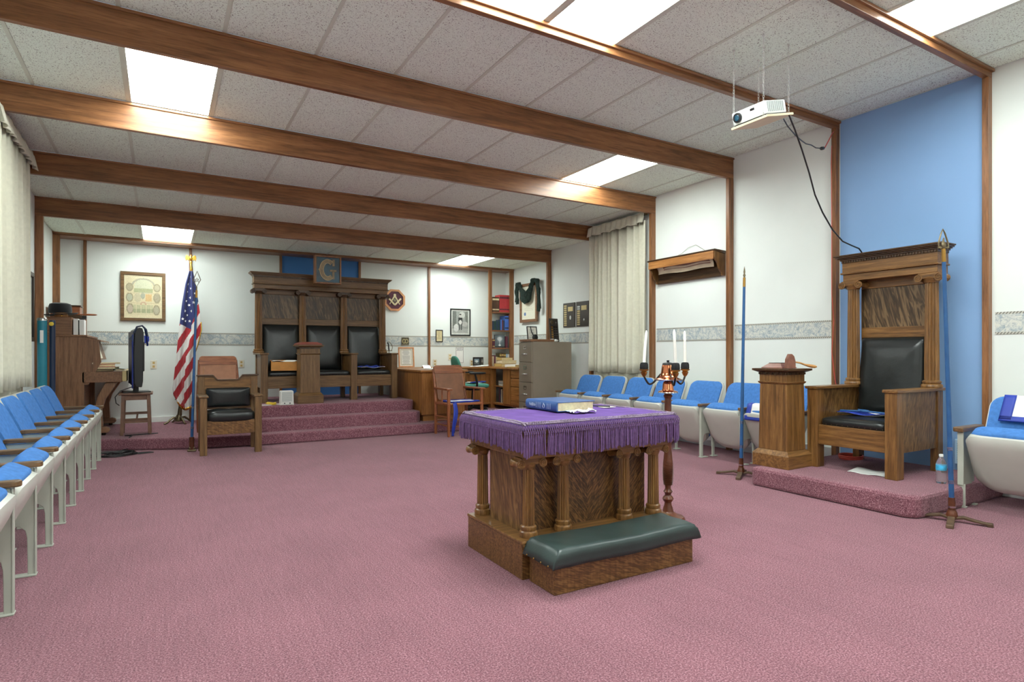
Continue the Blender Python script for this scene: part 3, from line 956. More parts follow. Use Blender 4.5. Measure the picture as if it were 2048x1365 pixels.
MB().lathe([(.066, -.002), (.064, .004), (.03, .008)], (0, 0, .838), 28).build('lower_flange', 'chrome', cs, smooth=30)
MB().lathe([(.014, 0), (.024, .006), (.022, .016), (.012, .02)], (0, 0, .908), 20).build('neck', 'dark_iron', cs, smooth=30)
zb = .920
MB().lathe([(.088, 0), (.086, .006), (.062, .016), (.050, .03), (.044, .055), (.040, .085), (.036, .10), (.024, .108)], (0, 0, zb), 32).build('bell', 'copper', cs, smooth=35)
MB().lathe([(.089, -.003), (.090, .002), (.084, .007)], (0, 0, zb), 32).build('bell_lip', 'chrome', cs, smooth=30)
MB().lathe([(.037, 0), (.034, .012), (.02, .016), (.008, .018), (.009, .03), (.004, .032)], (0, 0, zb + .098), 24).build('bell_cap', 'black_plastic', cs, smooth=40)
cz = zb + .03
view = math.radians(30)
for i, (ex, ey) in enumerate(((-.104, .113), (-.054, -.119), (.165, .008))):
    L = math.hypot(ex, ey); ux, uy = ex / L, ey / L
    pts = []
    for k in range(14):
        t = k / 13
        r = .03 + (L - .03) * t
        z = .968 - .078 * math.sin(min(t / .72, 1.0) * PI / 2) ** 1.5 + .052 * (max(0, t - .72) / .28) ** 1.5
        pts.append((ux * r, uy * r, z))
    am = MB().tube(pts, .0065, 8)
    a = am.build('arm', 'dark_iron', cs, smooth=60)
    top_z = pts[-1][2]
    MB().lathe([(.006, -.004), (.016, .01), (.022, .026), (.016, .034), (.03, .04), (.031, .046), (.02, .05)], (ex, ey, top_z), 20).build('brass_cup', 'brass', a, smooth=35)
    MB().lathe([(.026, .046), (.028, .055), (.027, .078), (.022, .090), (.010, .093)], (ex, ey, top_z), 40, flute=10, fd=.16).build('black_socket', 'black_matte', a, smooth=30)
    lab = ('tall white candle left of the copper bell', 'tall white candle in the socket just right of the copper bell', 'tall white candle in the outermost right socket')[i]
    cd = thing('candle', lab, 'candle', (2.862 + ex, 2.85 + ey, top_z + .09), group='candles on the bell stand')
    tl = (.02, -.012, -.004)[i]
    MB().tube([(0, 0, 0), (tl * .5, 0, .11), (tl, 0, .20), (tl * 1.05, 0, .215)], [.0105, .0095, .0085, .003], 14).build('wax', 'candle_wax', cd, smooth=40)
    MB().tube([(tl * 1.05, 0, .213), (tl * 1.1, 0, .224)], .0012, 6).build('wick', 'black_matte', cd)

# ================================================================== thrones
def dentils(mb, x0, x1, y, z0, z1, step=.022):
    n = max(2, int((x1 - x0) / step))
    for i in range(n):
        a = x0 + (x1 - x0) * (i + .25) / n
        mb.box(a, a + (x1 - x0) / n * .5, y - .008, y + .002, z0, z1)
def throne(label, loc, rz, n, pitch, wood_, D=.70, cap='dark_oakX'):
    """n seats side by side, facing local -y, front at y = 0, posts centred on multiples of pitch"""
    t = thing('throne', label, 'throne', loc, rz)
    W = n * pitch
    pw = .088
    oz = wood_ + 'Z'; ox = wood_ + 'X'; oy = wood_ + 'Y'
    bz = 'dark_oakZ' if wood_ == 'grey_oak' else oz
    colm = 'oakZ'
    px = [-W / 2 + pitch * i for i in range(n + 1)]
    for x in px:
        MB().box(x - pw / 2, x + pw / 2, 0, .10, 0, .645).build('front_leg', oz, t, bevel=.004)
        MB().box(x - pw / 2 + .015, x + pw / 2 - .015, D - .10, D - .02, 0, .645).build('rear_leg', oz, t, bevel=.004)
        MB().box(x - .018, x + .018, .10, D - .02, .19, .645).build('arm_panel', 'tiger_side', t)
        MB().box(x - .056, x + .056, -.014, D - .02, .645, .668).build('arm_cap', oy, t, bevel=.005)
    for i in range(n):
        a, b_ = px[i] + pw / 2, px[i + 1] - pw / 2
        MB().box(a, b_, .018, .045, .19, .352).build('seat_rail', ox, t, bevel=.004)
        MB().box(a - .02, b_ + .02, .03, D - .10, .33, .350).build('seat_board', ox, t)
        m = (a + b_) / 2; hw = (b_ - a) / 2
        MB().puff((m, (.02 + D - .14) / 2, .378), hw + .002, (D - .16) / 2, .046, .45, .22, 48, 14, .003).build('seat_cushion', 'black_leather', t, smooth=70)
        # back: cushion, rail, figured panel, top rail
        yb = D - .14
        A = Vector((m, yb + .01, .41)); V = Vector((0, .10, 1)).normalized()
        MB().panel(A, (1, 0, 0), V, (0, -1, .10), (b_ - a) - .01, .665, .03, .03, -.01, .03, .045).build('back_cushion', 'black_leather', t, smooth=60)
        MB().box(a - .02, b_ + .02, D - .055, D - .02, .36, 1.60).build('back_board', bz, t)
        MB().box(a - .01, b_ + .01, D - .075, D - .05, 1.075, 1.165).build('back_rail', ox, t, bevel=.004)
        MB().box(a - .01, b_ + .01, D - .062, D - .05, 1.165, 1.505).build('figured_panel', 'tiger_back', t)
        MB().box(a - .01, b_ + .01, D - .075, D - .05, 1.505, 1.60).build('back_rail', ox, t, bevel=.004)
    for x in px:
        column(t, x, D - .135, .668, 1.575, .050, colm, cap, capw=.074, volr=.031, depth=.056)
    f0, f1 = -W / 2 - .075, W / 2 + .075
    yf = D - .20
    e = MB().box(f0 + .012, f1 - .012, yf + .01, D - .02, 1.575, 1.635)
    e.build('architrave', ox, t, bevel=.004)
    MB().box(f0 - .004, f1 + .004, yf - .008, D - .02, 1.635, 1.65).build('moulding', ox, t, bevel=.005)
    MB().box(f0 + .008, f1 - .008, yf + .004, D - .02, 1.65, 1.735).build('frieze', 'oakX' if wood_ == 'oak' else ox, t, bevel=.003)
    dm = MB()
    dentils(dm, f0 + .006, f1 - .006, yf, 1.737, 1.752)
    dm.box(f0 + .004, f1 - .004, yf, D - .02, 1.735, 1.755)
    tag(dm.build('dentils', 'dark_oakX', t), kind='stuff')
    cm = MB()
    for k, (o, z0, z1) in enumerate(((.008, 1.755, 1.768), (.022, 1.768, 1.778), (.036, 1.778, 1.79), (.046, 1.79, 1.802))):
        cm.box(f0 - o, f1 + o, yf - o, D - .02, z0, z1)
    cm.build('cornice', 'dark_oakX' if wood_ == 'oak' else ox, t, bevel=.003)
    sd = MB()
    for i in range(n):
        a, b_ = px[i] + pw / 2, px[i + 1] - pw / 2
        k = 12
        for q in range(k):
            sd.puff((a + (b_ - a) * (q + .5) / k, .017, .362), .003, .003, .003, 1, 1, 6, 4)
    tag(sd.build('studs', 'old_brass', t, smooth=60), kind='stuff')
    return t
throne('tall single oak throne with black leather cushions against the blue wall section', (4.66, 2.695, .153), -PI / 2, 1, .62, 'oak', D=.74, cap='oakX')
throne('wide triple throne with four fluted columns on the carpeted landing', (2.065, 8.46, .426), 0, 3, .597, 'grey_oak', D=.70)

# pedestals
def pedestal(label, loc, rz, wood_, h):
    t = thing('pedestal', label, 'pedestal', loc, rz)
    oz = wood_ + 'Z'; ox = wood_ + 'X'
    MB().box(-.165, .165, -.165, .165, 0, .105).build('base', ox, t, bevel=.004)
    MB().frustum(0, 0, .105, .165, .165, .14, .135, .135).build('base_moulding', ox, t)
    MB().frustum(0, 0, .14, .130, .130, h - .13, .122, .122).build('shaft', oz, t, bevel=.003)
    MB().frustum(0, 0, h - .13, .122, .122, h - .118, .134, .134).box(-.134, .134, -.134, .134, h - .118, h - .108).build('collar', ox, t, bevel=.002)
    MB().box(-.124, .124, -.124, .124, h - .108, h - .052).build('neck', oz, t)
    d = MB().box(-.127, .127, -.127, .127, h - .052, h - .032)
    for k in range(4):
        st = len(d.v)
        dentils(d, -.127, .127, -.128, h - .050, h - .034, .018)
        d.xf(Matrix.Rotation(k * PI / 2, 4, 'Z'), st)
    tag(d.build('dentils', 'dark_oakX', t), kind='stuff')
    MB().frustum(0, 0, h - .032, .132, .132, h - .018, .162, .162).box(-.168, .168, -.168, .168, h - .018, h).build('cap', ox if wood_ == 'grey_oak' else 'dark_oakX', t, bevel=.003)
    return t
pedestal('square oak pedestal beside the single throne', (4.490, 3.165, .153), .04, 'oak', .815)
pedestal('square oak pedestal standing before the triple throne', (1.695, 8.285, .426), 0, 'grey_oak', .775)
# sounding block and gavel on the near pedestal
sb = thing('sounding_block', 'low reddish wooden sounding block on the pedestal by the single throne', 'block', (4.50, 3.20, .968))
MB().frustum(0, 0, 0, .098, .098, .006, .098, .098).frustum(0, 0, .006, .098, .098, .042, .055, .055).build('block', 'gavel_wood', sb)
MB().box(-.055, .055, -.055, .055, .042, .046).build('top_plate', 'black_matte', sb)
gv = thing('gavel', 'wooden gavel with pointed head standing on the pedestal by the single throne', 'gavel', (4.44, 3.055, .970), -.5)
MB().prism([(-.036, 0), (.036, 0), (.036, .055), (.024, .10), (.006, .118), (-.010, .118), (-.030, .075)], 'y', -.025, .025).build('gavel_head', 'gavel_wood', gv, bevel=.003)
MB().tube([(.02, .0, .055), (.08, -.005, .045), (.12, -.008, .030), (.17, -.012, .018), (.20, -.014, .014), (.215, -.015, .013)], [.006, .007, .008, .014, .013, .005], 12).build('gavel_handle', 'handle_wood', gv, smooth=50)
sb2 = thing('book', 'flat reddish leather book on the pedestal before the triple throne', 'book', (1.69, 8.28, 1.201), .05)
MB().frustum(0, 0, 0, .15, .14, .018, .15, .14).frustum(0, 0, .018, .148, .138, .038, .09, .12).build('cover', 'red_leather', sb2, bevel=.004)
MB().box(-.14, .14, -.13, .13, .008, .014).build('pages', 'page_edge', sb2)

# ================================================================== officer's chair at the left of the steps
oc = thing('officer_chair', 'low oak armchair with scalloped back and black leather cushions left of the steps', 'chair', (.65, 7.10, 0))
for x in (-.27, .27):
    MB().box(x - .035, x + .035, 0, .07, 0, .615).build('front_leg', 'grey_oakZ', oc, bevel=.003)
    MB().box(x - .03, x + .03, .385, .44, 0, .83).build('rear_leg', 'grey_oakZ', oc, bevel=.003)
    MB().box(x - .048, x + .048, -.012, .40, .615, .635).build('arm_cap', 'grey_oakY', oc, bevel=.004)
    MB().box(x - .012, x + .012, .07, .39, .22, .38).build('side_rail', 'grey_oakY', oc)
MB().box(-.235, .235, .015, .04, .215, .365).build('seat_rail', 'tiger_wavy', oc, bevel=.003)
MB().box(-.24, .24, .02, .40, .335, .36).build('seat_board', 'oakX', oc)
MB().puff((0, .20, .40), .245, .20, .07, .5, .3, 48, 14, .005).build('seat_cushion', 'black_leather', oc, smooth=70)
prof = [(-.31, .46), (.31, .46), (.31, .835), (.16, .835), (.14, .815), (.125, .795), (.10, .785), (-.10, .785), (-.125, .795), (-.14, .815), (-.16, .835), (-.31, .835)]
MB().prism(prof, 'y', .395, .42).build('back_panel', 'oakX', oc, bevel=.002)
cap = MB()
cap.bar((-.32, .405, .842), (-.155, .405, .842), .06, .014).bar((.155, .405, .842), (.32, .405, .842), .06, .014)
cap.bar((-.155, .405, .842), (-.11, .405, .79), .06, .012).bar((.155, .405, .842), (.11, .405, .79), .06, .012).bar((-.115, .405, .79), (.115, .405, .79), .06, .012)
cap.build('crest_cap', 'dark_oakX', oc)
MB().panel((0, .393, .485), (1, 0, 0), (0, 0, 1), (0, -1, 0), .455, .215, .02, .02, 0, .03, .035).build('back_cushion', 'black_leather', oc, smooth=60)

# ================================================================== rods with stands
def rod(label, loc, top, finial, cross=True, rot=0.0):
    """top: world-offset of the top of the blue shaft from the base"""
    t = thing('ceremonial_rod', label, 'rod', loc)
    b = Vector((0, 0, .10)); e = Vector(top)
    d = (e - b)
    P = lambda k: tuple(b + d * k)
    MB().tube([P(.03), P(.5), P(.96)], [.0155, .0135, .0115], 14).build('shaft', 'rod_blue', t, smooth=50)
    MB().tube([P(-.04), P(.0), P(.035)], [.021, .021, .019], 14).build('foot_sleeve', 'turned_wood', t, smooth=40)
    MB().tube([P(.95), P(1.0)], [.0125, .0115], 12).build('brass_ferrule', 'brass', t, smooth=40)
    rg_ = MB()
    for k in (.09, .095, .10, .22, .225, .23):
        rg_.tube([P(k), P(k + .002)], [.0165, .0165], 14)
    rg_.tube([P(-.005), P(.002)], .0225, 14)
    tag(rg_.build('rings', 'chrome', t), kind='stuff')
    f = MB(); o = Vector(P(1.0)); u = d.normalized()
    def Q(x, z): return tuple(o + Vector((x * .86, -x * .5, 0)) + u * z)
    if finial == 'spear':
        f.tube([Q(0, 0), Q(0, .02), Q(0, .035), Q(0, .05), Q(0, .10)], [.006, .012, .006, .009, .001], 10)
    elif finial == 'diamond':
        pts = [Q(0, .04), Q(.042, .12), Q(.028, .15), Q(0, .215), Q(-.028, .15), Q(-.042, .12)]
        f.tube(pts, .0045, 6, closed=True)
        f.tube([Q(0, 0), Q(0, .04)], .007, 8)
        f.tube([Q(-.02, .09), Q(0, .14), Q(.02, .09)], .0035, 6).tube([Q(-.02, .13), Q(0, .095), Q(.02, .13)], .0035, 6)
    else:
        pts = []
        for k in range(21):
            a = -PI * .15 + 1.3 * PI * k / 20
            pts.append(Q(.035 * math.cos(a), .075 + .07 * math.sin(a)))
        pts = [Q(-.018, .0), Q(-.032, .015), Q(-.03, .04), Q(-.012, .10), Q(0, .125), Q(.012, .10), Q(.03, .04), Q(.032, .015), Q(.018, .0)]
        f.tube(pts, .005, 6)
        f.tube([Q(0, 0), Q(0, .02), Q(0, .035), Q(0, .05), Q(.004, .07)], [.008, .016, .012, .006, .004], 10)
        f.tube([Q(-.034, .008), Q(.034, .008)], .006, 6)
    f.build('finial', 'old_brass', t, smooth=50)
    if cross:
        for k in range(4):
            a = rot + k * PI / 2
            c_, s_ = math.cos(a), math.sin(a)
            st = MB().prism([(0.0, .028), (.06, .045), (.12, .032), (.165, .024), (.21, .022), (.212, .0), (.185, .0), (.17, .010), (.12, .016), (.06, .026), (0, .014)], 'y', -.020, .020)
            st.xf(Matrix.Rotation(a, 4, 'Z'))
            st.build('foot', 'brown_iron', t, bevel=.004)
        MB().lathe([(.030, .025), (.034, .04), (.028, .06), (.023, .075)], (0, 0, 0), 16).build('socket', 'turned_wood', t, smooth=40)
    else:
        MB().box(-.045, .045, -.03, .03, 0, .02).box(-.03, .03, -.022, .022, .02, .05).build('clamp_foot', 'old_brass', t, bevel=.006)
        MB().tube([(0, 0, .02), (0, 0, .16)], .026, 14).build('socket', 'turned_wood', t, smooth=40)
    return t
rod('slim blue rod with a spear tip standing left of the pedestal by the single throne', (4.455, 3.545, 0), (.03, -.01, 1.77), 'spear', rot=.55)
rod('slim blue rod leaning beside the single throne, lyre-shaped brass top', (4.43, 1.89, 0), (-.11, 0, 1.765), 'lyre', rot=.35)
rod('blue rod with an open diamond top beside the low officer chair', (.285, 7.52, 0), (.05, .05, 1.80), 'diamond', cross=False)

# ================================================================== pressed-back wooden armchairs
def pressed_chair(label, loc, rz, arms=True):
    t = thing('wooden_armchair', label, 'chair', loc, rz)
    lean = .14
    for s in (-1, 1):
        MB().tube([(s * .25, 0, 0), (s * .25, 0, .12), (s * .25, 0, .40), (s * .25, 0, .61)], [.016, .021, .023, .019], 12).build('front_leg', 'cherryZ', t, smooth=40)
        MB().tube([(s * .235, .40, 0), (s * .235, .40, .42), (s * .225, .44, .62), (s * .215, .52, .87)], [.019, .022, .02, .017], 12).build('back_post', 'cherryZ', t, smooth=40)
        for z in (.14, .25):
            MB().tube([(s * .25, 0, z), (s * .24, .40, z)], .010, 8).build('stretcher', 'cherryY', t, smooth=40)
        if arms:
            MB().prism([(s * .225, .47), (s * .20, .44), (s * .225, .05), (s * .21, -.03), (s * .29, -.03), (s * .285, .05), (s * .255, .44)], 'z', .605, .63).build('armrest', 'cherryY', t, bevel=.006)
            MB().tube([(s * .24, .20, .43), (s * .245, .20, .61)], .009, 8).build('arm_spindle', 'cherryZ', t, smooth=40)
    for z in (.13, .22):
        MB().tube([(-.25, 0, z), (.25, 0, z)], .011, 8).build('stretcher', 'cherryX', t, smooth=40)
    MB().tube([(-.235, .40, .18), (.235, .40, .18)], .010, 8).build('stretcher', 'cherryX', t, smooth=40)
    MB().prism([(-.275, -.02), (.275, -.02), (.255, .42), (-.255, .42)], 'z', .405, .437).build('seat', 'cherryX', t, bevel=.008)
    A = Vector((0, .41, .45)); B = Vector((0, .535, .90)); V = (B - A).normalized()
    T = Vector((0, -V.z, V.y))
    h = (B - A).length
    pb = MB().panel(A, (1, 0, 0), V, T, .42, h, .05, .03, -.008, .008, curve=.025).build('back_panel', 'pressed_brown' if arms else 'leather_brown', t, smooth=40)
    MB().panel(A + V * (h - .10), (1, 0, 0), V, T, .44, .115, .045, .02, -.012, .016, curve=.025).build('crest_rail', 'cherryX', t, smooth=40)
    k = MB()
    def Pt(x, v): return tuple(A + Vector((x, 0, 0)) + V * v + T * (.011 + .025 * (2 * x / .42) ** 2))
    k.tube([Pt(0, .11), Pt(.09, .20), Pt(0, .29), Pt(-.09, .20)], .0045, 5, closed=True)
    k.tube([Pt(0, .165), Pt(.035, .20), Pt(0, .235), Pt(-.035, .20)], .003, 5, closed=True)
    k.tube([Pt(-.17, .05), Pt(-.08, .05), Pt(0, .05), Pt(.08, .05), Pt(.17, .05), Pt(.17, .345), Pt(.08, .345), Pt(0, .345), Pt(-.08, .345), Pt(-.17, .345)], .003, 5, closed=True)
    k.build('pressed_pattern', 'pianoX' if arms else 'handle_wood', pb)
    nb = MB()
    for i in range(17):
        x = -.16 + .02 * i
        for v in (.325, .07):
            nb.puff(Pt(x, v), .004, .004, .004, 1, 1, 6, 4)
    tag(nb.build('pressed_dots', 'book_cream' if not arms else 'pianoX', pb), kind='stuff')
    return t
pressed_chair('reddish wooden armchair with pressed diamond back before the desk', (3.46, 7.10, 0), .06)
pressed_chair('reddish pressed-back chair half hidden behind the low officer chair', (.63, 8.15, .13), 0, arms=False)
# apron and ribbon on the chair by the desk
ap = thing('apron', 'white apron with blue trim draped on the reddish armchair before the desk', 'apron', (3.46, 7.10, .44), .06)
def apf(u, v): return (-.20 + .42 * u, .02 + .26 * v, .008 + .006 * math.sin(u * 13) * math.cos(v * 8))
MB().grid(apf, 24, 14).build('apron_cloth', 'white_paper', ap, smooth=60, solid=.003)
MB().tube([apf(0, 0), apf(.25, 0), apf(.5, .03), apf(.75, 0), apf(1, 0), apf(1, .5), apf(1, 1), apf(.5, 1), apf(0, 1), apf(0, .5)], .011, 6, closed=True).build('blue_trim', 'ribbon_blue', ap, smooth=60)
MB().grid(lambda u, v: (-.19 + .035 * u + .015 * math.sin(v * 5), -.03 - .02 * math.sin(v * 4), .01 - .40 * v), 3, 20).build('hanging_ribbon', 'ribbon_blue', ap, smooth=60, solid=.004)
MB().grid(lambda u, v: (-.215 + .035 * u + .012 * math.sin(v * 5 + 1), -.03 - .03 * math.sin(v * 3.4), .0 - .43 * v), 3, 20).build('hanging_ribbon', 'ribbon_blue', ap, smooth=60, solid=.004)

# ================================================================== flag
FX, FY = .20, 9.32
fl = thing('flag_stand', 'striped national flag with gold fringe hanging on a pole by the far wall', 'flag', (FX, FY, .13))
bz = Vector((0, 0, 0)); pt = Vector((.145, .04, 2.20))
MB().tube([tuple(pt * k) for k in (.16, .5, 1.0)], .013, 12).build('pole', 'pianoZ', fl, smooth=50)
MB().tube([tuple(pt * k) for k in (.05, .1, .2, .24, .25)], [.03, .022, .022, .028, .018], 14).build('pole_socket', 'old_brass', fl, smooth=40)
MB().lathe([(.05, .03), (.055, .05), (.035, .09), (.03, .12)], (0, 0, 0), 16).build('base_hub', 'old_brass', fl, smooth=40)
for k in range(4):
    a = .4 + k * PI / 2
    pts = [(r * math.cos(a), r * math.sin(a), z) for r, z in ((.03, .075), (.07, .085), (.11, .06), (.15, .022), (.19, .008))]
    MB().tube(pts, [.016, .015, .013, .012, .014], 8).build('base_foot', 'old_brass', fl, smooth=60)
MB().tube([(-.05, 0, .33), (.05, 0, .33)], .006, 8).build('thumb_screw', 'old_brass', fl, smooth=50)
# eagle finial
eg = MB()
eo = pt
def E_(x, z, y=0): return (eo.x + x, eo.y + y, eo.z + z)
eg.tube([E_(0, 0), E_(0, .02), E_(0, .035)], [.016, .02, .012], 12)
eg.tube([E_(0, .035), E_(0, .06), E_(0, .095), E_(0, .115), E_(.018, .118)], [.010, .022, .018, .011, .003], 10)
ebody = eg.build('eagle', 'gold', fl, smooth=50)
for s in (-1, 1):
    w_ = MB().prism([(eo.x + s * .012, eo.z + .085), (eo.x + s * .04, eo.z + .118), (eo.x + s * .062, eo.z + .112), (eo.x + s * .068, eo.z + .075), (eo.x + s * .058, eo.z + .03), (eo.x + s * .048, eo.z + .055), (eo.x + s * .03, eo.z + .04), (eo.x + s * .012, eo.z + .055)], 'y', eo.y - .008, eo.y + .008)
    w_.build('wing', 'gold', ebody, bevel=.003)
# the hanging cloth: outline by height (0 bottom .. 1 top), gathered into deep folds
Zb, Zt = .385, 2.215
LE = [(0, .175), (.06, .135), (.12, .125), (.30, .155), (.55, .195), (.75, .235), (.9, .275), (1, .322)]
RE = [(0, .345), (.06, .355), (.12, .36), (.36, .37), (.45, .42), (.56, .462), (.68, .455), (.8, .425), (.9, .40), (1, .368)]
def interp(T_, v):
    for (a, x), (b, y) in zip(T_, T_[1:]):
        if v <= b: return x + (y - x) * (v - a) / (b - a)
    return T_[-1][1]
def flag_pt(u, v, off=0.0):
    x0, x1 = interp(LE, v), interp(RE, v)
    x = x0 + (x1 - x0) * u
    w = (x1 - x0)
    amp = .022 + .10 * w
    y = -.045 - amp * .55 * math.sin(u * 2 * PI * 1.75 + .4 + .8 * v) - .010 * math.sin(u * 24 + v * 6) - .02 - off
    z = Zb + (Zt - Zb) * v - (.05 * math.sin(u * PI * 1.2) if v < .08 else 0) * (1 - v / .08) + .0
    if v < .12: z += (.06 - .12 * u) * (1 - v / .12)
    return (x - FX, y + (FY - FX * 0) * 0, z - .13)
NU, NV = 60, 240
mb = MB().grid(lambda u, v: flag_pt(u, v), NU, NV)
RED, WHT, BLU = (176, 38, 48), (232, 230, 226), (38, 46, 104)
cols = []
def flag_col(u, v):
    x, _, z = flag_pt(u, v)
    x += FX; z += .13
    # canton edge: falls from the left edge, then climbs after the fold
    xf_ = interp(LE, v) + (interp(RE, v) - interp(LE, v)) * .56
    if x < xf_: lim = 1.50 - (x - .19) * .55
    else: lim = 1.46 + (x - xf_) * 4.2
    if z > lim: return BLU
    if x < xf_ + .0: c = (-z + 1.75 * x) / .155 + .1
    else: c = (-z + 1.75 * x) / .155 + .55
    return RED if int(math.floor(c)) % 2 == 0 else WHT
for j in range(NV):
    for i in range(NU):
        cols.append(flag_col((i + .5) / NU, (j + .5) / NV))
fo = mb.build('flag_cloth', 'flag_cloth', fl, smooth=80)
me = fo.data
ca = np.array(cols, float) / 255.0
ca = np.where(ca <= 0.04045, ca / 12.92, ((ca + 0.055) / 1.055) ** 2.4)
at = me.color_attributes.new('Col', 'FLOAT_COLOR', 'CORNER')
at.data.foreach_set('color', np.repeat(np.concatenate([ca, np.ones((len(ca), 1))], 1), 4, 0).astype(np.float32).ravel())
md = fo.modifiers.new('solid', 'SOLIDIFY'); md.thickness = .003
gf = MB()
gf.grid(lambda u, v: tuple(np.array(flag_pt(u, .0)) + np.array((0, -.002, -.035 * v + .012))), 60, 1)
gf.grid(lambda u, v: tuple(np.array(flag_pt(1.0, u * .62)) + np.array((.018 * v - .004, .004, 0))), 60, 1)
gf.build('gold_fringe', 'gold', fl, smooth=80, solid=.005)
star_me = None
def star_mb(r):
    pts = []
    for i in range(10):
        a = PI / 2 + i * PI / 5
        q = r if i % 2 == 0 else r * .42
        pts.append((q * math.cos(a), q * math.sin(a)))
    return MB().prism(pts, 'y', -.001, .001)
for (u, v) in ((.45, .955), (.30, .90), (.55, .87), (.25, .845), (.5, .80), (.78, .835), (.2, .775), (.42, .745), (.68, .765), (.86, .78), (.18, .70), (.36, .67), (.56, .70), (.80, .71), (.24, .625), (.47, .625), (.12, .64), (.7, .655)):
    p = flag_pt(u, v, .004)
    if star_me is None:
        so = star_mb(.021).build('star', 'white_paper', fo); star_me = so
    else:
        so = star_me.copy(); C.objects.link(so)
    so.location = p
    so.parent = fo
    so.rotation_euler = (0, random.uniform(-.3, .3), random.uniform(-.3, .3))
MB().tube([tuple(pt * .985), (pt.x + .018, pt.y - .04, 2.0), (pt.x + .016, pt.y - .09, 1.6), (pt.x + .02, pt.y - .10, 1.1)], .005, 8).build('gold_cord', 'gold', fl, smooth=60)
MB().tube([(pt.x, pt.y - .02, 2.20), (pt.x + .004, pt.y - .03, 2.12), (pt.x + .006, pt.y - .03, 2.05)], [.012, .02, .014], 10).build('cord_tassel', 'gold', fl, smooth=60)

# ================================================================== stool with monitor
sl = thing('stool', 'small brown wooden stool holding the dark monitor', 'stool', (-.265, 8.42, .13))
for s in (-1, 1):
    for q in (-1, 1):
        MB().bar((s * .14, q * .14, 0), (s * .125, q * .125, .47), .035, .035).build('leg', 'stool_wood', sl, bevel=.003)
MB().box(-.17, .17, -.165, .165, .47, .495).build('seat', 'stool_wood', sl, bevel=.006)
MB().box(-.13, .13, -.135, -.115, .41, .47).box(-.13, .13, .115, .135, .41, .47).box(-.135, -.115, -.12, .12, .41, .47).box(.115, .135, -.12, .12, .41, .47).build('apron_rail', 'stool_wood', sl)
for z in (.14, .22):
    MB().box(-.135, .135, .117, .135, z, z + .03).build('stretcher', 'stool_wood', sl)
MB().box(-.135, .135, -.135, -.12, .14, .165).build('stretcher', 'stool_wood', sl)
MB().bar((.0, .126, .15), (.012, .126, .25), .02, .012).build('brace', 'stool_wood', sl)
tv = thing('monitor', 'dark flat monitor seen edge-on standing on the brown stool', 'monitor', (-.265, 8.42, .626), .12)
MB().box(-.14, .14, -.13, .13, 0, .014).build('stand_base', 'black_plastic', tv, bevel=.005)
MB().box(-.03, .02, -.05, .05, .014, .12).build('stand_neck', 'black_plastic', tv)
pts = [(-.035, .075), (.03, .07), (.04, .14), (.045, .45), (.048, .70), (.035, .755), (.005, .765), (-.03, .745), (-.045, .70), (-.055, .42), (-.05, .12)]
MB().prism(pts, 'y', -.30, .30).build('screen_housing', 'black_plastic', tv, bevel=.008)
MB().box(-.058, -.05, -.28, .28, .10, .72).build('screen', 'navy_tube', tv)
MB().box(.045, .07, -.15, .15, .25, .60).build('rear_bulge', 'black_plastic', tv, bevel=.01)
rb = thing('ribbon_collar', 'blue ribbon collars draped over the top of the monitor', 'ribbon', (-.265, 8.42, .626), .12)
MB().grid(lambda u, v: (.055 + .03 * math.sin(v * PI * .5) + .012 * u, -.20 - .04 * u, .74 + .03 * math.cos(v * 3) - .16 * v), 3, 14).build('ribbon', 'ribbon_blue', rb, smooth=60, solid=.004)
MB().tube([(-.05, -.305, .70), (-.02, -.305, .77), (.03, -.305, .785), (.07, -.30, .74), (.085, -.30, .66)], .011, 8).build('cord', 'navy_tube', rb, smooth=60)
MB().tube([(.085, -.30, .66), (.09, -.30, .60)], [.016, .010], 8).build('tassel', 'ribbon_blue', rb, smooth=60)
MB().tube([(.06, -.30, .67), (.062, -.30, .58)], [.012, .008], 8).build('tassel', 'ribbon_blue', rb, smooth=60)
MB().grid(lambda u, v: (-.062 - .006 * u, -.315 + .05 * u, .68 - .62 * v), 3, 10).build('long_ribbon', 'ribbon_blue', rb, smooth=60, solid=.004)
MB().prism([(-.05, .70), (-.10, .63), (-.055, .60)], 'y', -.31, -.30).build('fold', 'navy_tube', rb)
# cables
cb_ = thing('power_cable', 'black cable looping from the monitor to the platform floor', 'cable', (-.45, 8.3, .13))
MB().tube([(.14, .06, .56), (.03, .02, .52), (-.02, -.0, .45), (-.01, .0, .38), (.02, .02, .35)], .005, 7).build('cord', 'black_plastic', cb_, smooth=60)
cc = thing('cable_coil', 'tangle of black cable on the carpet by the piano end', 'cable', (-.42, 7.62, 0))
pts = []
for i in range(150):
    a = i * .27
    r = .10 + .07 * math.sin(i * .13) + .02 * math.sin(i * .71)
    pts.append((1.35 * r * math.cos(a) + .02 * math.sin(i * .05), .8 * r * math.sin(a), .008 + .012 * (1 + math.sin(i * .37))))
MB().tube(pts, .0055, 6).build('coil', 'black_plastic', cc, smooth=60)
MB().tube([(.10, .0, .012), (.30, .02, .01), (.34, -.02, .01), (.20, -.06, .01)], .0055, 6).build('loop', 'black_plastic', cc, smooth=60)
MB().tube([(-.02, .1, .02), (.05, .25, .02), (.09, .33, .02), (.10, .40, .135), (.12, .52, .137), (.05, .60, .137), (.2, .63, .137), (.38, .66, .137)], .0055, 6).build('lead', 'black_plastic', cc, smooth=60)

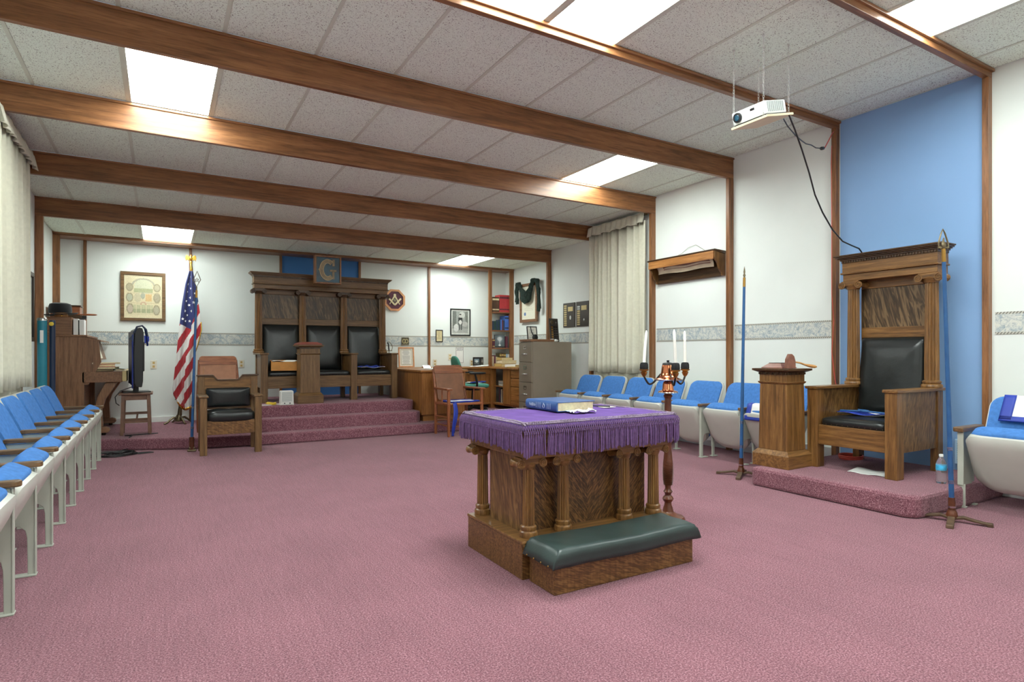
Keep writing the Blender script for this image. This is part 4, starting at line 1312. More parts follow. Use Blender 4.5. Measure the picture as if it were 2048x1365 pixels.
# ================================================================== piano against the left wall
pi_ = thing('piano', 'brown upright piano seen from its end against the left wall', 'piano', (-1.17, 8.38, .13))
L = 1.27
MB().box(.05, .40, 0, .03, .02, 1.16).build('end_panel', 'pianoZ', pi_, bevel=.003)
MB().box(.05, .40, L - .03, L, .02, 1.16).build('end_panel', 'pianoZ', pi_, bevel=.003)
MB().prism([(.40, .60), (.44, .60), (.56, .86), (.535, 1.12), (.40, 1.15)], 'y', .012, .04).build('cheek', 'pianoZ', pi_)
MB().box(.05, .35, .03, L - .03, .05, 1.15).build('case', 'pianoY', pi_)
MB().box(.03, .43, -.015, L + .015, 1.15, 1.172).build('lid', 'pianoY', pi_, bevel=.004)
MB().prism([(.40, 1.15), (.555, 1.115), (.56, 1.10), (.40, 1.12)], 'y', .0, L).build('top_slope', 'pianoY', pi_)
MB().prism([(.515, .88), (.53, .88), (.465, 1.11), (.45, 1.11)], 'y', .04, L - .04).build('music_desk', 'pianoY', pi_)
MB().prism([(.532, .90), (.534, .90), (.478, 1.105), (.476, 1.105)], 'y', .06, .62).build('music_sheet', 'cream_paper', pi_)
MB().box(.38, .765, 0, L, .622, .745).build('key_bed', 'pianoY', pi_, bevel=.003)
MB().box(.765, .81, .0, L, .63, .752).build('key_slip', 'bronze_plate', pi_, bevel=.003)
for y0 in (.04, L - .13):
    lp = [(.60, .62), (.72, .62), (.66, .52), (.60, .42), (.565, .30), (.575, .10), (.50, .10), (.49, .30), (.52, .45)]
    MB().prism(lp, 'y', y0, y0 + .085).build('curved_leg', 'pianoZ', pi_, bevel=.006)
    MB().prism([(.30, .03), (.62, .03), (.645, .055), (.635, .085), (.60, .10), (.30, .10)], 'y', y0 - .01, y0 + .095).build('foot_block', 'pianoX', pi_, bevel=.006)
    MB().lathe([(.02, 0), (.022, .015), (.02, .03)], (.58, y0 + .04, 0), 14).build('caster', 'dark_iron', pi_, smooth=40)
def flat_book(name, label, cat, loc, dims, mat, rz=0, pages=True, group=None):
    t = thing(name, label, cat, loc, rz, group)
    w, d, h = dims
    MB().box(-w / 2, w / 2, -d / 2, d / 2, 0, h * .14).box(-w / 2, w / 2, -d / 2, d / 2, h * .86, h).box(-w / 2, -w / 2 + .006, -d / 2, d / 2, 0, h).build('cover', mat, t)
    MB().box(-w / 2 + .006, w / 2 - .006, -d / 2 + .005, d / 2 - .005, h * .14, h * .86).build('pages', 'page_edge', t)
    return t
G = 'music books on the piano keyboard'
zk = .878
flat_book('music_book', 'lowest dark book on the piano keyboard lid', 'book', (-.63, 8.54, zk), (.26, .20, .028), 'book_brown', .1, group=G)
flat_book('music_book', 'cream music book lying on the piano keyboard lid', 'book', (-.58, 8.50, zk + .03), (.25, .22, .022), 'book_cream', -.15, group=G)
flat_book('music_book', 'red music book in the pile on the piano', 'book', (-.60, 8.52, zk + .054), (.24, .20, .032), 'book_red', .05, group=G)
flat_book('music_book', 'topmost pale open music book on the piano pile', 'book', (-.58, 8.52, zk + .088), (.28, .21, .016), 'book_cream', .2, group=G)
flat_book('music_book', 'dark slim folder slanting at the front of the piano keyboard', 'folder', (-.46, 8.50, zk + .01), (.10, .22, .02), 'book_green', .3, group=G)
# boxes, hat and odds and ends on the piano lid
hb = thing('wooden_box', 'brown wooden box on the piano with the black hat on it', 'box', (-1.0, 8.50, 1.303))
MB().box(-.115, .115, -.12, .16, 0, .20).build('body', 'pianoX', hb, bevel=.004)
ht = thing('hat', 'black felt hat with brim resting on the wooden box on the piano', 'hat', (-1.0, 8.46, 1.504))
def brim(u, v):
    a = 2 * PI * u
    r = .05 + .118 * v
    return (1.0 * r * math.cos(a), 1.05 * r * math.sin(a), .042 + .012 * math.cos(2 * a) * v * v - .022 * v + .02 * v * v * v - .03 * v * max(0, -math.cos(a)))
MB().grid(brim, 40, 6).build('brim', 'felt_black', ht, smooth=80, solid=.006)
MB().lathe([(.108, .045), (.112, .07), (.108, .115), (.098, .148), (.06, .162), (.01, .152)], (0, 0, 0), 28).build('crown', 'felt_black', ht, smooth=50)
hs = thing('hat_form', 'tan dome with a brass ornament under the black hat', 'ornament', (-.985, 8.415, 1.503))
MB().lathe([(.06, 0), (.063, .02), (.058, .05), (.03, .056)], (0, 0, 0), 20).build('dome', 'smoke_hat_band', hs, smooth=40)
MB().puff((.01, -.057, .014), .012, .006, .012, 1, 1, 10, 6).build('ornament', 'gold', hs, smooth=50)
rbx = thing('wooden_case', 'reddish wooden case behind the hat on the piano', 'box', (-.98, 9.02, 1.303))
MB().box(-.17, .12, -.12, .14, 0, .355).build('body', 'cherryX', rbx, bevel=.004)
MB().box(-.175, .13, -.13, .15, .355, .37).build('lid', 'dark_oakX', rbx, bevel=.003)
pd = thing('wooden_paddle', 'small wooden paddle sticking out from the reddish case on the piano', 'paddle', (-.86, 8.86, 1.56))
MB().tube([(-.06, 0, .0), (.03, 0, 0), (.05, 0, 0), (.09, 0, 0), (.15, 0, 0), (.175, 0, 0)], [.012, .012, .016, .022, .02, .008], 12).xf(Matrix.Diagonal((1, 1.6, .55, 1))).build('blade', 'cherryX', pd, smooth=50)
MB().box(-.10, .05, -.02, .02, -.257, -.012).build('support', 'dark_oakX', pd)
pb_ = thing('white_binder', 'white papers standing beside the box on the piano', 'papers', (-.83, 8.52, 1.303))
MB().box(-.045, .0, -.10, .10, 0, .185).build('binder', 'white_paper', pb_)
MB().box(.01, .055, -.09, .11, 0, .175).build('binder', 'white_paper', pb_)
MB().prism([(.0, 0), (.012, 0), (.008, .17), (.0, .17)], 'y', -.095, .095).build('divider', 'black_matte', pb_)
ck = thing('small_clock', 'small black gadget on the white papers on the piano', 'gadget', (-.79, 8.52, 1.488))
MB().box(-.03, .03, -.02, .02, 0, .012).box(-.012, .03, -.015, .02, .012, .04).build('body', 'black_plastic', ck, bevel=.004)
# tubes standing in the corner by the piano
def tube_case(label, x, y, r, h, mat, cap_):
    t = thing('storage_tube', label, 'tube', (x, y, 0))
    MB().lathe([(r, 0), (r, h * .5), (r, h)], (0, 0, 0), 28).build('body', mat, t, smooth=40)
    MB().lathe([(r * 1.06, h - .01), (r * 1.06, h + .012), (r * .9, h + .02)], (0, 0, 0), 28).build('cap', cap_, t, smooth=40)
    return t
t = tube_case('tall teal storage tube standing by the left wall post', -1.075, 7.82, .042, 1.44, 'teal_tube', 'chrome')
MB().box(-.012, .016, -.0445, -.0405, 1.20, 1.33).build('paper_label', 'white_paper', t)
t = tube_case('narrow navy tube with yellow tag next to the teal tube', -.995, 7.86, .026, 1.42, 'navy_tube', 'navy_tube')
MB().puff((-.005, -.03, 1.40), .022, .006, .022, 1, 1, 12, 6).build('yellow_tag', 'yellow', t, smooth=50)
# picture on the left wall
def framed(name, label, cat, loc, rz, w, h, fw, ft, mat, art, tilt=0.0, back=.0, group=None):
    """flat picture facing local -y, centre of its lower edge at loc"""
    t = thing(name, label, cat, loc, rz, group)
    t.rotation_euler = (tilt, 0, rz)
    f = MB()
    for (x0, x1, z0, z1) in ((-w / 2, w / 2, 0, fw), (-w / 2, w / 2, h - fw, h), (-w / 2, -w / 2 + fw, fw, h - fw), (w / 2 - fw, w / 2, fw, h - fw)):
        f.box(x0, x1, -ft, 0, z0, z1)
    f.build('frame', mat, t, bevel=.004)
    MB().box(-w / 2 + fw * .6, w / 2 - fw * .6, -ft * .35, -.002, fw * .6, h - fw * .6).build('backing', 'cream_paper', t)
    print_obj('picture', art, (-w / 2 + fw, -ft * .38, fw), (w - 2 * fw, 0, 0), (0, 0, h - 2 * fw), t)
    return t
a = canvas(30, 50, (176, 182, 172))
p_rect(a, 4, 5, 26, 45, (150, 160, 152)); p_ell(a, 15, 18, 6, 9, (96, 104, 98)); p_rect(a, 8, 26, 22, 42, (110, 118, 110)); p_noise(a, 12)
framed('framed_portrait', 'dark framed portrait on the left wall beyond the curtain', 'picture', (XL + .002, 7.74, 1.215), PI / 2, .46, .72, .045, .03, 'dark_plaque', a)

# ================================================================== far wall pictures
a = canvas(72, 84, (226, 214, 178))
p_rect(a, 4, 6, 68, 78, (216, 204, 166))
p_ell(a, 36, 22, 17, 15, (198, 206, 180)); p_rect(a, 18, 26, 54, 34, (150, 160, 118)); p_ring(a, 36, 24, 22, 17, .09, (150, 148, 136), True)
for x, y, rx, ry, c in ((10, 24, 5, 6, (150, 142, 116)), (62, 24, 5, 6, (176, 168, 140)), (10, 44, 5, 7, (158, 168, 150)), (62, 44, 5, 8, (150, 140, 120)), (11, 66, 5, 8, (176, 158, 146)), (61, 68, 5, 8, (160, 156, 136))):
    p_ell(a, x, y, rx, ry, c); p_ring(a, x, y, rx + 1, ry + 1, .16, (132, 124, 100))
p_ell(a, 25, 44, 7, 9, (186, 178, 150)); p_rect(a, 40, 37, 52, 51, (212, 164, 104)); p_ell(a, 35, 40, 4, 7, (140, 150, 140))
p_rect(a, 17, 58, 54, 74, (178, 180, 142)); p_rect(a, 17, 66, 54, 74, (138, 148, 112)); p_ring(a, 36, 58, 5, 5, .3, (190, 140, 120), True)
for x in (22, 31, 41, 50): p_rect(a, x, 58, x + 1, 74, (224, 214, 176))
for y in (35, 54): p_rect(a, 6, y, 66, y + 1, (186, 170, 140))
a = a * .62 + np.array((204, 192, 156)) * .38
p_noise(a, 9)
framed('framed_print', 'large framed print of small arched scenes left of the flag', 'picture', (-.222, YB - .002, 1.535), 0, .53, .675, .042, .03, 'grey_oakX', a)
a = canvas(44, 58, (206, 208, 200))
p_rect(a, 3, 3, 41, 54, (150, 154, 148)); p_rect(a, 3, 3, 12, 50, (112, 116, 110)); p_rect(a, 34, 4, 40, 34, (120, 124, 116)); p_ell(a, 26, 12, 7, 8, (196, 198, 190))
p_rect(a, 3, 44, 41, 54, (168, 170, 164)); p_ell(a, 12, 42, 6, 9, (206, 206, 202)); p_ell(a, 33, 33, 7, 6, (178, 178, 172))
p_rect(a, 17, 18, 27, 34, (52, 54, 52)); p_ell(a, 22, 14, 3, 4, (196, 190, 182)); p_ell(a, 22, 10.5, 3, 1.6, (54, 54, 52)); p_ell(a, 22, 29, 4, 5, (212, 212, 206)); p_rect(a, 18, 34, 21, 47, (86, 88, 86)); p_rect(a, 23, 34, 26, 47, (86, 88, 86))
p_noise(a, 14, 4)
framed('framed_engraving', 'black framed grey engraving of a standing figure above the desk', 'picture', (4.62, YB - .002, 1.40), 0, .40, .485, .02, .02, 'black_plastic', a)
a = canvas(16, 26, (220, 206, 160)); p_lines(a, 2, 14, 4, 22, 2, (150, 130, 90)); p_noise(a, 8)
framed('framed_note', 'narrow black framed note hanging beside the batten above the desk', 'picture', (4.21, YB - .002, 1.285), 0, .135, .215, .014, .016, 'black_plastic', a)
a = canvas(14, 14, (70, 66, 48)); p_ring(a, 4, 7, 3, 4, .3, (176, 164, 120)); p_ring(a, 10, 7, 3, 4, .3, (176, 164, 120)); p_noise(a, 30)
framed('square_plaque', 'small square metal plaque on the wallpaper border above the certificate', 'plaque', (3.582, YB - .005, 1.228), 0, .13, .13, .010, .012, 'old_brass', a)
# wall calendar
wc = thing('wall_calendar', 'white 2023 wall calendar with dark red outline above the desk', 'calendar', (4.607, YB - .001, .915))
MB().box(-.073, .073, -.003, 0, 0, .28).build('sheet', 'white_paper', wc)
fr_ = MB()
for d in ((-.073, .073, .0, .004), (-.073, .073, .276, .28), (-.073, -.069, .004, .276), (.069, .073, .004, .276)):
    fr_.box(d[0], d[1], -.005, -.003, d[2], d[3])
fr_.build('outline', 'book_plum', wc)
text_obj('year', '2023', .062, 'book_navy', wc, (0, -.0035, .238), (PI / 2, 0, 0))
def wall_plate(label, loc, rz=0):
    t = thing('outlet_plate', label, 'outlet', loc, rz)
    MB().box(-.038, .038, -.006, 0, -.06, .06).build('plate', 'outlet', t, bevel=.003)
    MB().box(-.014, .014, -.008, -.006, .010, .040).box(-.014, .014, -.008, -.006, -.040, -.010).build('sockets', 'book_tan', t)
wall_plate('cream outlet on the far wall behind the monitor', (-.10, YB, .93))
wall_plate('cream outlet on the far wall behind the low officer chair', (1.02, YB, .93))
wall_plate('cream outlet just right of the tall batten above the desk', (4.13, YB, .92))
wall_plate('cream outlet left of the calendar behind the green chair', (4.42, YB, 1.02))
wall_plate('cream outlet above the desk right of the calendar', (4.85, YB, .91))
# octagonal emblem
oe = thing('octagon_plaque', 'octagonal wooden plaque with square and compasses right of the triple throne', 'plaque', (3.39, YB - .002, 1.985))
def octo(r): return [(r * math.cos(PI / 8 + k * PI / 4), r * math.sin(PI / 8 + k * PI / 4)) for k in range(8)]
o8, i8 = octo(.195), octo(.158)
fm = MB()
n0 = len(fm.v)
for k in range(8):
    j = (k + 1) % 8
    fm.prism([o8[k], o8[j], i8[j], i8[k]], 'y', -.03, 0)
fm.build('frame', 'pale_wood', oe)
MB().prism(octo(.16), 'y', -.018, -.002).build('board', 'maroon_board', oe)
def strip(mb, p, q, w0, w1, y0=-.026, y1=-.018):
    d = Vector((q[0] - p[0], q[1] - p[1])).normalized(); nx, nz = -d.y, d.x
    mb.prism([(p[0] + nx * w0, p[1] + nz * w0), (p[0] - nx * w0, p[1] - nz * w0), (q[0] - nx * w1, q[1] - nz * w1), (q[0] + nx * w1, q[1] + nz * w1)], 'y', y0, y1)
cp = MB()
strip(cp, (.0, .075), (-.088, -.070), .013, .006); strip(cp, (.0, .075), (.088, -.070), .013, .006)
cp.prism([(.022 * math.cos(k * PI / 8), .085 + .022 * math.sin(k * PI / 8)) for k in range(16)], 'y', -.028, -.018)
cp.build('compasses', 'inlay', oe)
sq = MB()
strip(sq, (.0, -.082), (-.108, .030), .014, .014, -.029, -.021); strip(sq, (.0, -.082), (.108, .030), .014, .014, -.029, -.021)
sq.build('square', 'inlay', oe)
MB().prism([(0, .045), (.042, 0), (0, -.045), (-.042, 0)], 'y', -.024, -.018).build('dark_lozenge', 'dark_plaque', oe)
text_obj('letter_g', 'G', .055, 'inlay', oe, (0, -.026, -.002), (PI / 2, 0, 0))

# hanging G sign above the triple throne
gs = thing('letter_sign', 'wooden framed glass sign with a large letter G over the triple throne', 'sign', (2.035, 8.66, 2.075))
w, h = .37, .40
fm = MB()
for (x0, x1, z0, z1) in ((-w / 2, w / 2, 0, .022), (-w / 2, w / 2, h - .022, h), (-w / 2, -w / 2 + .022, .022, h - .022), (w / 2 - .022, w / 2, .022, h - .022)):
    fm.box(x0, x1, -.05, .05, z0, z1)
fm.build('frame', 'beamZ', gs, bevel=.003)
MB().box(-w / 2 + .02, w / 2 - .02, -.03, .03, .02, h - .02).build('glass', 'dark_teal_glass', gs)
# slab-serif letter: a thick ring with spur, opening at the right
def gpoly():
    cx, cz = -.005, h / 2
    out = []
    for k in range(25):
        a = math.radians(48 + (312 - 48) * k / 24)
        out.append((cx + .112 * math.cos(a), cz + .148 * math.sin(a)))
    inn = []
    for k in range(25):
        a = math.radians(312 - (312 - 48) * k / 24)
        inn.append((cx + .058 * math.cos(a), cz + .095 * math.sin(a)))
    return out, inn
out, inn = gpoly()
gm = MB()
for k in range(24):
    gm.prism([out[k], out[k + 1], inn[23 - k], inn[24 - k]], 'y', -.040, -.030)
cz = h / 2
gm.box(.060, .090, -.040, -.030, cz - .13, cz - .012)
gm.box(.025, .118, -.040, -.030, cz - .022, cz + .004)
gm.box(.062, .092, -.040, -.030, cz + .055, cz + .15)
gm.prism([(-.112, cz + .022), (-.140, cz), (-.112, cz - .022)], 'y', -.040, -.030)
gm.build('letter', 'letter_tan', gs)
el = MB()
el.tube([(x, -.041, z) for x, z in out], .004, 6)
el.tube([(x, -.041, z) for x, z in inn], .004, 6)
el.build('letter_outline', 'inlay', gs)

# ================================================================== things on and around the triple throne
dw = thing('wooden_tray', 'amber wooden box of papers resting on the left seat of the triple throne', 'box', (1.42, 8.62, .855), -.10)
MB().box(-.15, .19, -.16, .16, 0, .012).box(-.15, .19, -.16, -.148, .012, .12).box(-.15, .19, .148, .16, .012, .14).box(-.15, -.138, -.148, .148, .012, .13).box(.178, .19, -.148, .148, .012, .13).build('box', 'amber_box', dw)
def pf(u, v): return (-.14 + .32 * u, -.145 + .29 * v, .125 + .012 * math.sin(u * 7 + v * 3))
MB().grid(pf, 12, 10).build('papers', 'white_paper', dw, smooth=60, solid=.006)
he = thing('space_heater', 'small white space heater on the landing before the triple throne', 'heater', (1.385, 8.10, .426))
MB().prism([(-.082, 0), (.082, 0), (.08, .17), (.07, .182), (-.07, .182), (-.08, .17)], 'y', -.045, .055).build('case', 'heater_white', he, bevel=.006)
g_ = MB().box(-.062, .062, -.047, -.044, .045, .165)
gr_ = g_.build('grille', 'heater_grille', he)
s_ = MB()
for k in range(14): s_.box(-.06, .06, -.050, -.047, .049 + k * .0083, .052 + k * .0083)
tag(s_.build('grille_slats', 'heater_white', gr_), kind='stuff')
MB().lathe([(.008, 0), (.008, .006)], (0, 0, 0), 12).xf(Matrix.Translation((-.03, -.045, .022)) @ Matrix.Rotation(PI / 2, 4, 'X')).build('knob', 'black_plastic', he)
MB().lathe([(.008, 0), (.008, .006)], (0, 0, 0), 12).xf(Matrix.Translation((.035, -.045, .022)) @ Matrix.Rotation(PI / 2, 4, 'X')).build('knob', 'black_plastic', he)
MB().box(-.085, -.07, -.05, .06, -.0, .012).build('foot', 'heater_white', he)
MB().box(.07, .085, -.05, .06, 0, .012).build('foot', 'heater_white', he)
yc = thing('extension_cord', 'bunched yellow and white cord on the landing beside the space heater', 'cord', (1.20, 8.12, .426))
pts = [(.055 * math.cos(i * .8) + .01 * math.sin(i * .3), .035 * math.sin(i * .8), .010 + .006 * math.sin(i * 1.7) + .0008 * i) for i in range(30)]
MB().tube(pts, .006, 6).build('yellow_loops', 'yellow', yc, smooth=60)
MB().tube([(-.12, -.02, .006), (.0, -.03, .006), (.08, .02, .008), (.12, -.01, .006)], .006, 6).build('white_lead', 'white_paper', yc, smooth=60)
a3 = thing('apron', 'blue trimmed apron folded on the right seat of the triple throne', 'apron', (2.68, 8.72, .875))
def a3f(u, v): return (-.18 + .36 * u, -.13 + .24 * v, .006 + .010 * math.sin(u * 9) * math.cos(v * 7))
MB().grid(a3f, 20, 12).build('apron_cloth', 'white_paper', a3, smooth=60, solid=.003)
MB().grid(lambda u, v: tuple(np.array(a3f(u, v * .4)) + np.array((0, 0, .005))), 20, 4).build('blue_trim', 'ribbon_blue', a3, smooth=60, solid=.003)
MB().grid(lambda u, v: tuple(np.array(a3f(u, .62 + v * .38)) + np.array((0, .01, .008))), 20, 4).build('blue_trim', 'ribbon_blue', a3, smooth=60, solid=.003)
MB().tube([a3f(.1, .5), (-.05, .03, .03), a3f(.5, .55), (.1, .02, .03), a3f(.9, .5)], .008, 6).build('blue_cord', 'ribbon_blue', a3, smooth=60)
sw = thing('sword', 'sword with curved hand guard standing behind the right arm of the triple throne', 'sword', (3.03, 9.0, .426))
MB().tube([(.03, 0, .3), (.03, 0, .66), (.03, 0, .70)], [.006, .008, .008], 8).build('blade', 'chrome', sw)
MB().box(-.02, .08, -.012, .012, .695, .706).build('crossguard', 'old_brass', sw, bevel=.003)
MB().tube([(.03, 0, .70), (.025, 0, .75), (.02, 0, .80), (.005, 0, .83)], [.010, .011, .010, .012], 10).build('grip', 'black_plastic', sw, smooth=50)
MB().tube([(.07, 0, .705), (.085, 0, .75), (.07, 0, .80), (.035, 0, .84), (.005, 0, .84)], .005, 8).build('knuckle_bow', 'old_brass', sw, smooth=60)

# ================================================================== desk
dk = thing('desk', 'long wooden desk wrapping round the far right corner', 'desk', (3.15, 7.86, .13))
ZD = .715
MB().box(.0, .68, 0, .03, .09, ZD - .025).build('front_panel', 'deskZ', dk, bevel=.003)
MB().box(.0, .03, .03, 1.25, .09, ZD - .025).build('side_panel', 'deskZ', dk, bevel=.003)
MB().box(.65, .68, .03, 1.25, .09, ZD - .025).build('side_panel', 'deskZ', dk, bevel=.003)
MB().box(.03, .65, .03, 1.25, 0.0, .09).build('plinth', 'deskX', dk)
MB().prism([(-.03, -.03), (.71, -.03), (.71, 1.28), (1.78, 1.28), (1.78, .34), (2.40, .34), (2.40, 1.81), (-.03, 1.81)], 'z', ZD - .025, ZD + .005).build('worktop', 'deskX', dk, bevel=.004)
MB().box(.68, 1.80, 1.34, 1.36, .09, ZD - .025).build('back_run_panel', 'deskZ', dk, bevel=.003)
MB().box(.72, 1.80, 1.315, 1.34, ZD - .12, ZD - .03).build('apron_rail', 'deskX', dk, bevel=.003)
MB().box(.68, 1.82, 1.30, 1.36, .07, .10).build('kick_rail', 'deskX', dk)
MB().box(1.80, 1.90, 1.28, 1.38, .0, ZD - .025).build('corner_post', 'deskZ', dk, bevel=.003)
cbx = MB().box(1.82, 1.84, 1.05, 1.28, .09, ZD - .025)
MB().box(1.82, 1.84, .66, .90, .10, ZD - .03).build('door', 'deskZ', dk, bevel=.003)
MB().box(1.82, 1.84, .345, .64, .10, .40).build('drawer_front', 'deskY', dk, bevel=.003)
MB().box(1.82, 1.84, .345, .64, .41, .54).build('drawer_front', 'deskY', dk, bevel=.003)
MB().box(1.82, 1.84, .345, .64, .55, ZD - .03).build('drawer_front', 'deskY', dk, bevel=.003)
MB().box(1.84, 2.40, .34, .36, .0, ZD - .025).box(2.38, 2.40, .36, 1.80, 0, ZD - .025).box(1.86, 2.38, .64, .66, .09, ZD - .03).box(1.84, 2.38, .36, 1.28, .07, .10).build('right_run_carcass', 'deskZ', dk)
MB().box(1.86, 2.38, .90, 1.28, .38, .395).build('shelf', 'deskY', dk)
for k, (y, m_) in enumerate(((1.20, 'book_plum'), (1.165, 'book_navy'), (1.13, 'cream_paper'), (1.10, 'book_brown'), (1.07, 'white_paper'))):
    b_ = thing('binder', 'upright binder on the low desk shelf, %s from the corner post' % ORD[k], 'binder', (5.07, 7.86 + y, .232), group='binders under the desk')
    MB().box(0, .20, -.014, .014, 0, .25 - .01 * k).build('cover', m_, b_, bevel=.002)
    MB().box(.003, .197, -.010, .010, .004, .252 - .01 * k).build('pages', 'page_edge', b_)
ps = thing('paper_stack', 'pile of papers on the upper desk shelf in the corner', 'papers', (5.15, 8.95, .527))
for k in range(5):
    MB().box(-.11, .11, -.09, .09, k * .017, k * .017 + .014).xf(Matrix.Rotation(.07 * (k % 3 - 1), 4, 'Z')).build('bundle', ('white_paper', 'cream_paper', 'heater_grille')[k % 3], ps)
# certificate leaning on the desk
a = canvas(34, 46, (236, 234, 224)); p_lines(a, 6, 28, 6, 42, 2.2, (150, 150, 146)); p_rect(a, 3, 3, 31, 4, (190, 180, 140)); p_rect(a, 3, 42, 31, 43, (190, 180, 140)); p_rect(a, 3, 3, 4, 43, (190, 180, 140)); p_rect(a, 30, 3, 31, 43, (190, 180, 140)); p_noise(a, 5)
framed('framed_certificate', 'pale wood framed certificate standing on the left end of the desk', 'certificate', (3.44, 9.25, .858), .0, .27, .33, .022, .018, 'pale_wood', a, tilt=-.10)
nc = thing('name_plate', 'small chrome desk name stand near the certificate', 'desk stand', (3.68, 9.0, .852))
MB().prism([(-.05, 0), (.05, 0), (.0, .04)], 'x', -.06, .06).build('stand', 'chrome', nc)
dp = thing('desk_papers', 'loose white papers on the left end of the desk', 'papers', (3.55, 8.35, .852), .2)
for k, (x, y, r) in enumerate(((-.1, 0, .1), (.12, .18, -.2), (.05, -.2, .3))):
    MB().box(-.105, .105, -.14, .14, .001 + k * .003, .003 + k * .003).xf(Matrix.Translation((x, y, 0)) @ Matrix.Rotation(r, 4, 'Z')).build('sheet', 'white_paper', dp)

# green office chair
gc = thing('office_chair', 'green upholstered office chair with black arms tucked at the desk', 'office chair', (4.33, 8.62, .13), 1.45)
for k in range(5):
    a_ = k * 2 * PI / 5
    MB().tube([(0, 0, .09), (.14 * math.cos(a_), .14 * math.sin(a_), .075), (.28 * math.cos(a_), .28 * math.sin(a_), .06)], [.026, .022, .016], 8).build('base_spoke', 'black_plastic', gc, smooth=60)
    MB().puff((.28 * math.cos(a_), .28 * math.sin(a_), .028), .025, .025, .027, 1, 1, 12, 8).build('caster', 'black_plastic', gc, smooth=60)
MB().tube([(0, 0, .08), (0, 0, .25), (0, 0, .38)], [.03, .024, .018], 14).build('gas_column', 'black_plastic', gc, smooth=40)
MB().box(-.09, .09, -.09, .09, .36, .39).build('mechanism', 'black_plastic', gc, bevel=.008)
MB().puff((0, 0, .435), .25, .24, .045, .7, .55, 40, 14).build('seat', 'teal_fabric', gc, smooth=80)
MB().puff((0, 0, 0), .20, .04, .20, .75, .75, 36, 16).xf(Matrix.Translation((0, .27, .72)) @ Matrix.Rotation(-.24, 4, 'X')).build('backrest', 'teal_fabric', gc, smooth=80)
MB().tube([(0, .10, .38), (0, .26, .42), (0, .29, .60), (0, .32, .78)], [.02, .022, .02, .02], 8).build('back_bar', 'black_plastic', gc, smooth=60)
MB().tube([(-.19, .29, .72), (-.12, .325, .62), (.0, .33, .60), (.12, .325, .62), (.19, .29, .72)], .012, 8).build('back_trim', 'black_plastic', gc, smooth=60)
for s in (-1, 1):
    MB().tube([(s * .10, .02, .385), (s * .27, .02, .40), (s * .285, .03, .50), (s * .28, .06, .63)], [.016, .016, .018, .016], 8).build('arm_post', 'black_plastic', gc, smooth=60)
    MB().puff((s * .28, .02, .645), .04, .14, .018, .6, .6, 24, 10).build('armrest', 'black_plastic', gc, smooth=80)
a5 = thing('apron', 'folded white and blue apron on the green office chair', 'apron', (4.35, 8.58, .612), .2)
MB().grid(lambda u, v: (-.16 + .30 * u, -.10 + .20 * v, .004 + .008 * math.sin(u * 8 + v * 5)), 16, 10).build('apron_cloth', 'white_paper', a5, smooth=60, solid=.004)
MB().tube([(-.18, -.11, .012), (-.05, -.115, .02), (.08, -.11, .012), (.16, -.08, .014), (.17, .05, .012)], .010, 6).build('blue_trim', 'ribbon_blue', a5, smooth=60)

# ================================================================== built-in bookcase in the corner
bc = thing('bookcase', 'narrow built-in wooden bookcase in the far right corner', 'bookcase', (5.05, 9.40, .85))
MB().box(0, .06, 0, .04, 0, 1.735).build('upright', 'beamZ', bc, bevel=.003)
SH = (.335, .655, .985)
for z in SH:
    MB().prism([(.03, .02), (.512, .02), (.512, .27), (.20, .27)], 'z', z - .022, z).build('shelf', 'beamX', bc, bevel=.002)
def book(label, x, z, w, h, d, mat, lean=0.0, group=None, band=None):
    t = thing('book', label, 'book', (5.05 + x, 9.45, .85 + z), 0, group)
    t.rotation_euler = (0, lean, 0)
    b = MB().box(0, w, 0, .004, 0, h).box(0, .003, .004, d, 0, h).box(w - .003, w, .004, d, 0, h)
    c = b.build('cover', mat, t, bevel=.0015)
    MB().box(.003, w - .003, .004, d - .006, .003, h - .004).build('pages', 'page_edge', t)
    if band:
        MB().box(.001, w - .001, -.001, 0, h * .78, h * .9).box(.001, w - .001, -.001, 0, h * .12, h * .2).build('title_band', band, c)
    return t
TS = .986
GR = 'books on the top shelf'
book('brown book with pale bands, leftmost on the top shelf', .096, TS, .068, .27, .17, 'book_brown', 0, GR, 'inlay')
book('brown book with pale bands, second on the top shelf', .166, TS, .068, .27, .17, 'book_brown', 0, GR, 'inlay')
for k in range(6):
    book('tall red book on the top shelf, %s of the red ones from the left' % ORD[k], .240 + .035 * k, TS, .033, .315, .19, 'book_red', .03, GR, 'book_plum')
GM = 'books on the middle shelf'
x = .096
for k, (w, h, m_) in enumerate(((.027, .165, 'book_navy'), (.025, .165, 'book_green'), (.026, .167, 'book_green'), (.025, .166, 'book_navy'), (.026, .165, 'book_green'), (.026, .19, 'book_navy'), (.028, .192, 'book_mid_blue'), (.026, .185, 'book_plum'), (.026, .18, 'book_navy'))):
    book('small dark book on the middle shelf, %s from the left' % ORD[k], x, .656, w, h, .13, m_, 0, GM)
    x += w + .002
book('large bright blue book on the middle shelf', x + .004, .656, .082, .265, .19, 'book_mid_blue', 0, GM, 'book_navy')
book('pink worn book at the right end of the middle shelf', x + .092, .656, .05, .29, .19, 'book_pink', .02, GM, 'book_cream')
tp = thing('trophy_photo', 'grey photo of a silver trophy cup on the third shelf', 'picture', (5.30, 9.46, 1.187))
a = canvas(40, 44, (120, 130, 136))
yy, xx = np.mgrid[0:44, 0:40]
a += (np.exp(-(((xx - 20) / 10.0) ** 2 + ((yy - 14) / 12.0) ** 2)) * 90)[..., None] - 30
p_ell(a, 20, 14, 7, 8, (214, 218, 220)); p_rect(a, 19, 20, 21, 34, (220, 222, 224)); p_ell(a, 20, 36, 5, 3, (226, 228, 228)); p_ring(a, 20, 13, 10, 6, .12, (190, 196, 200))
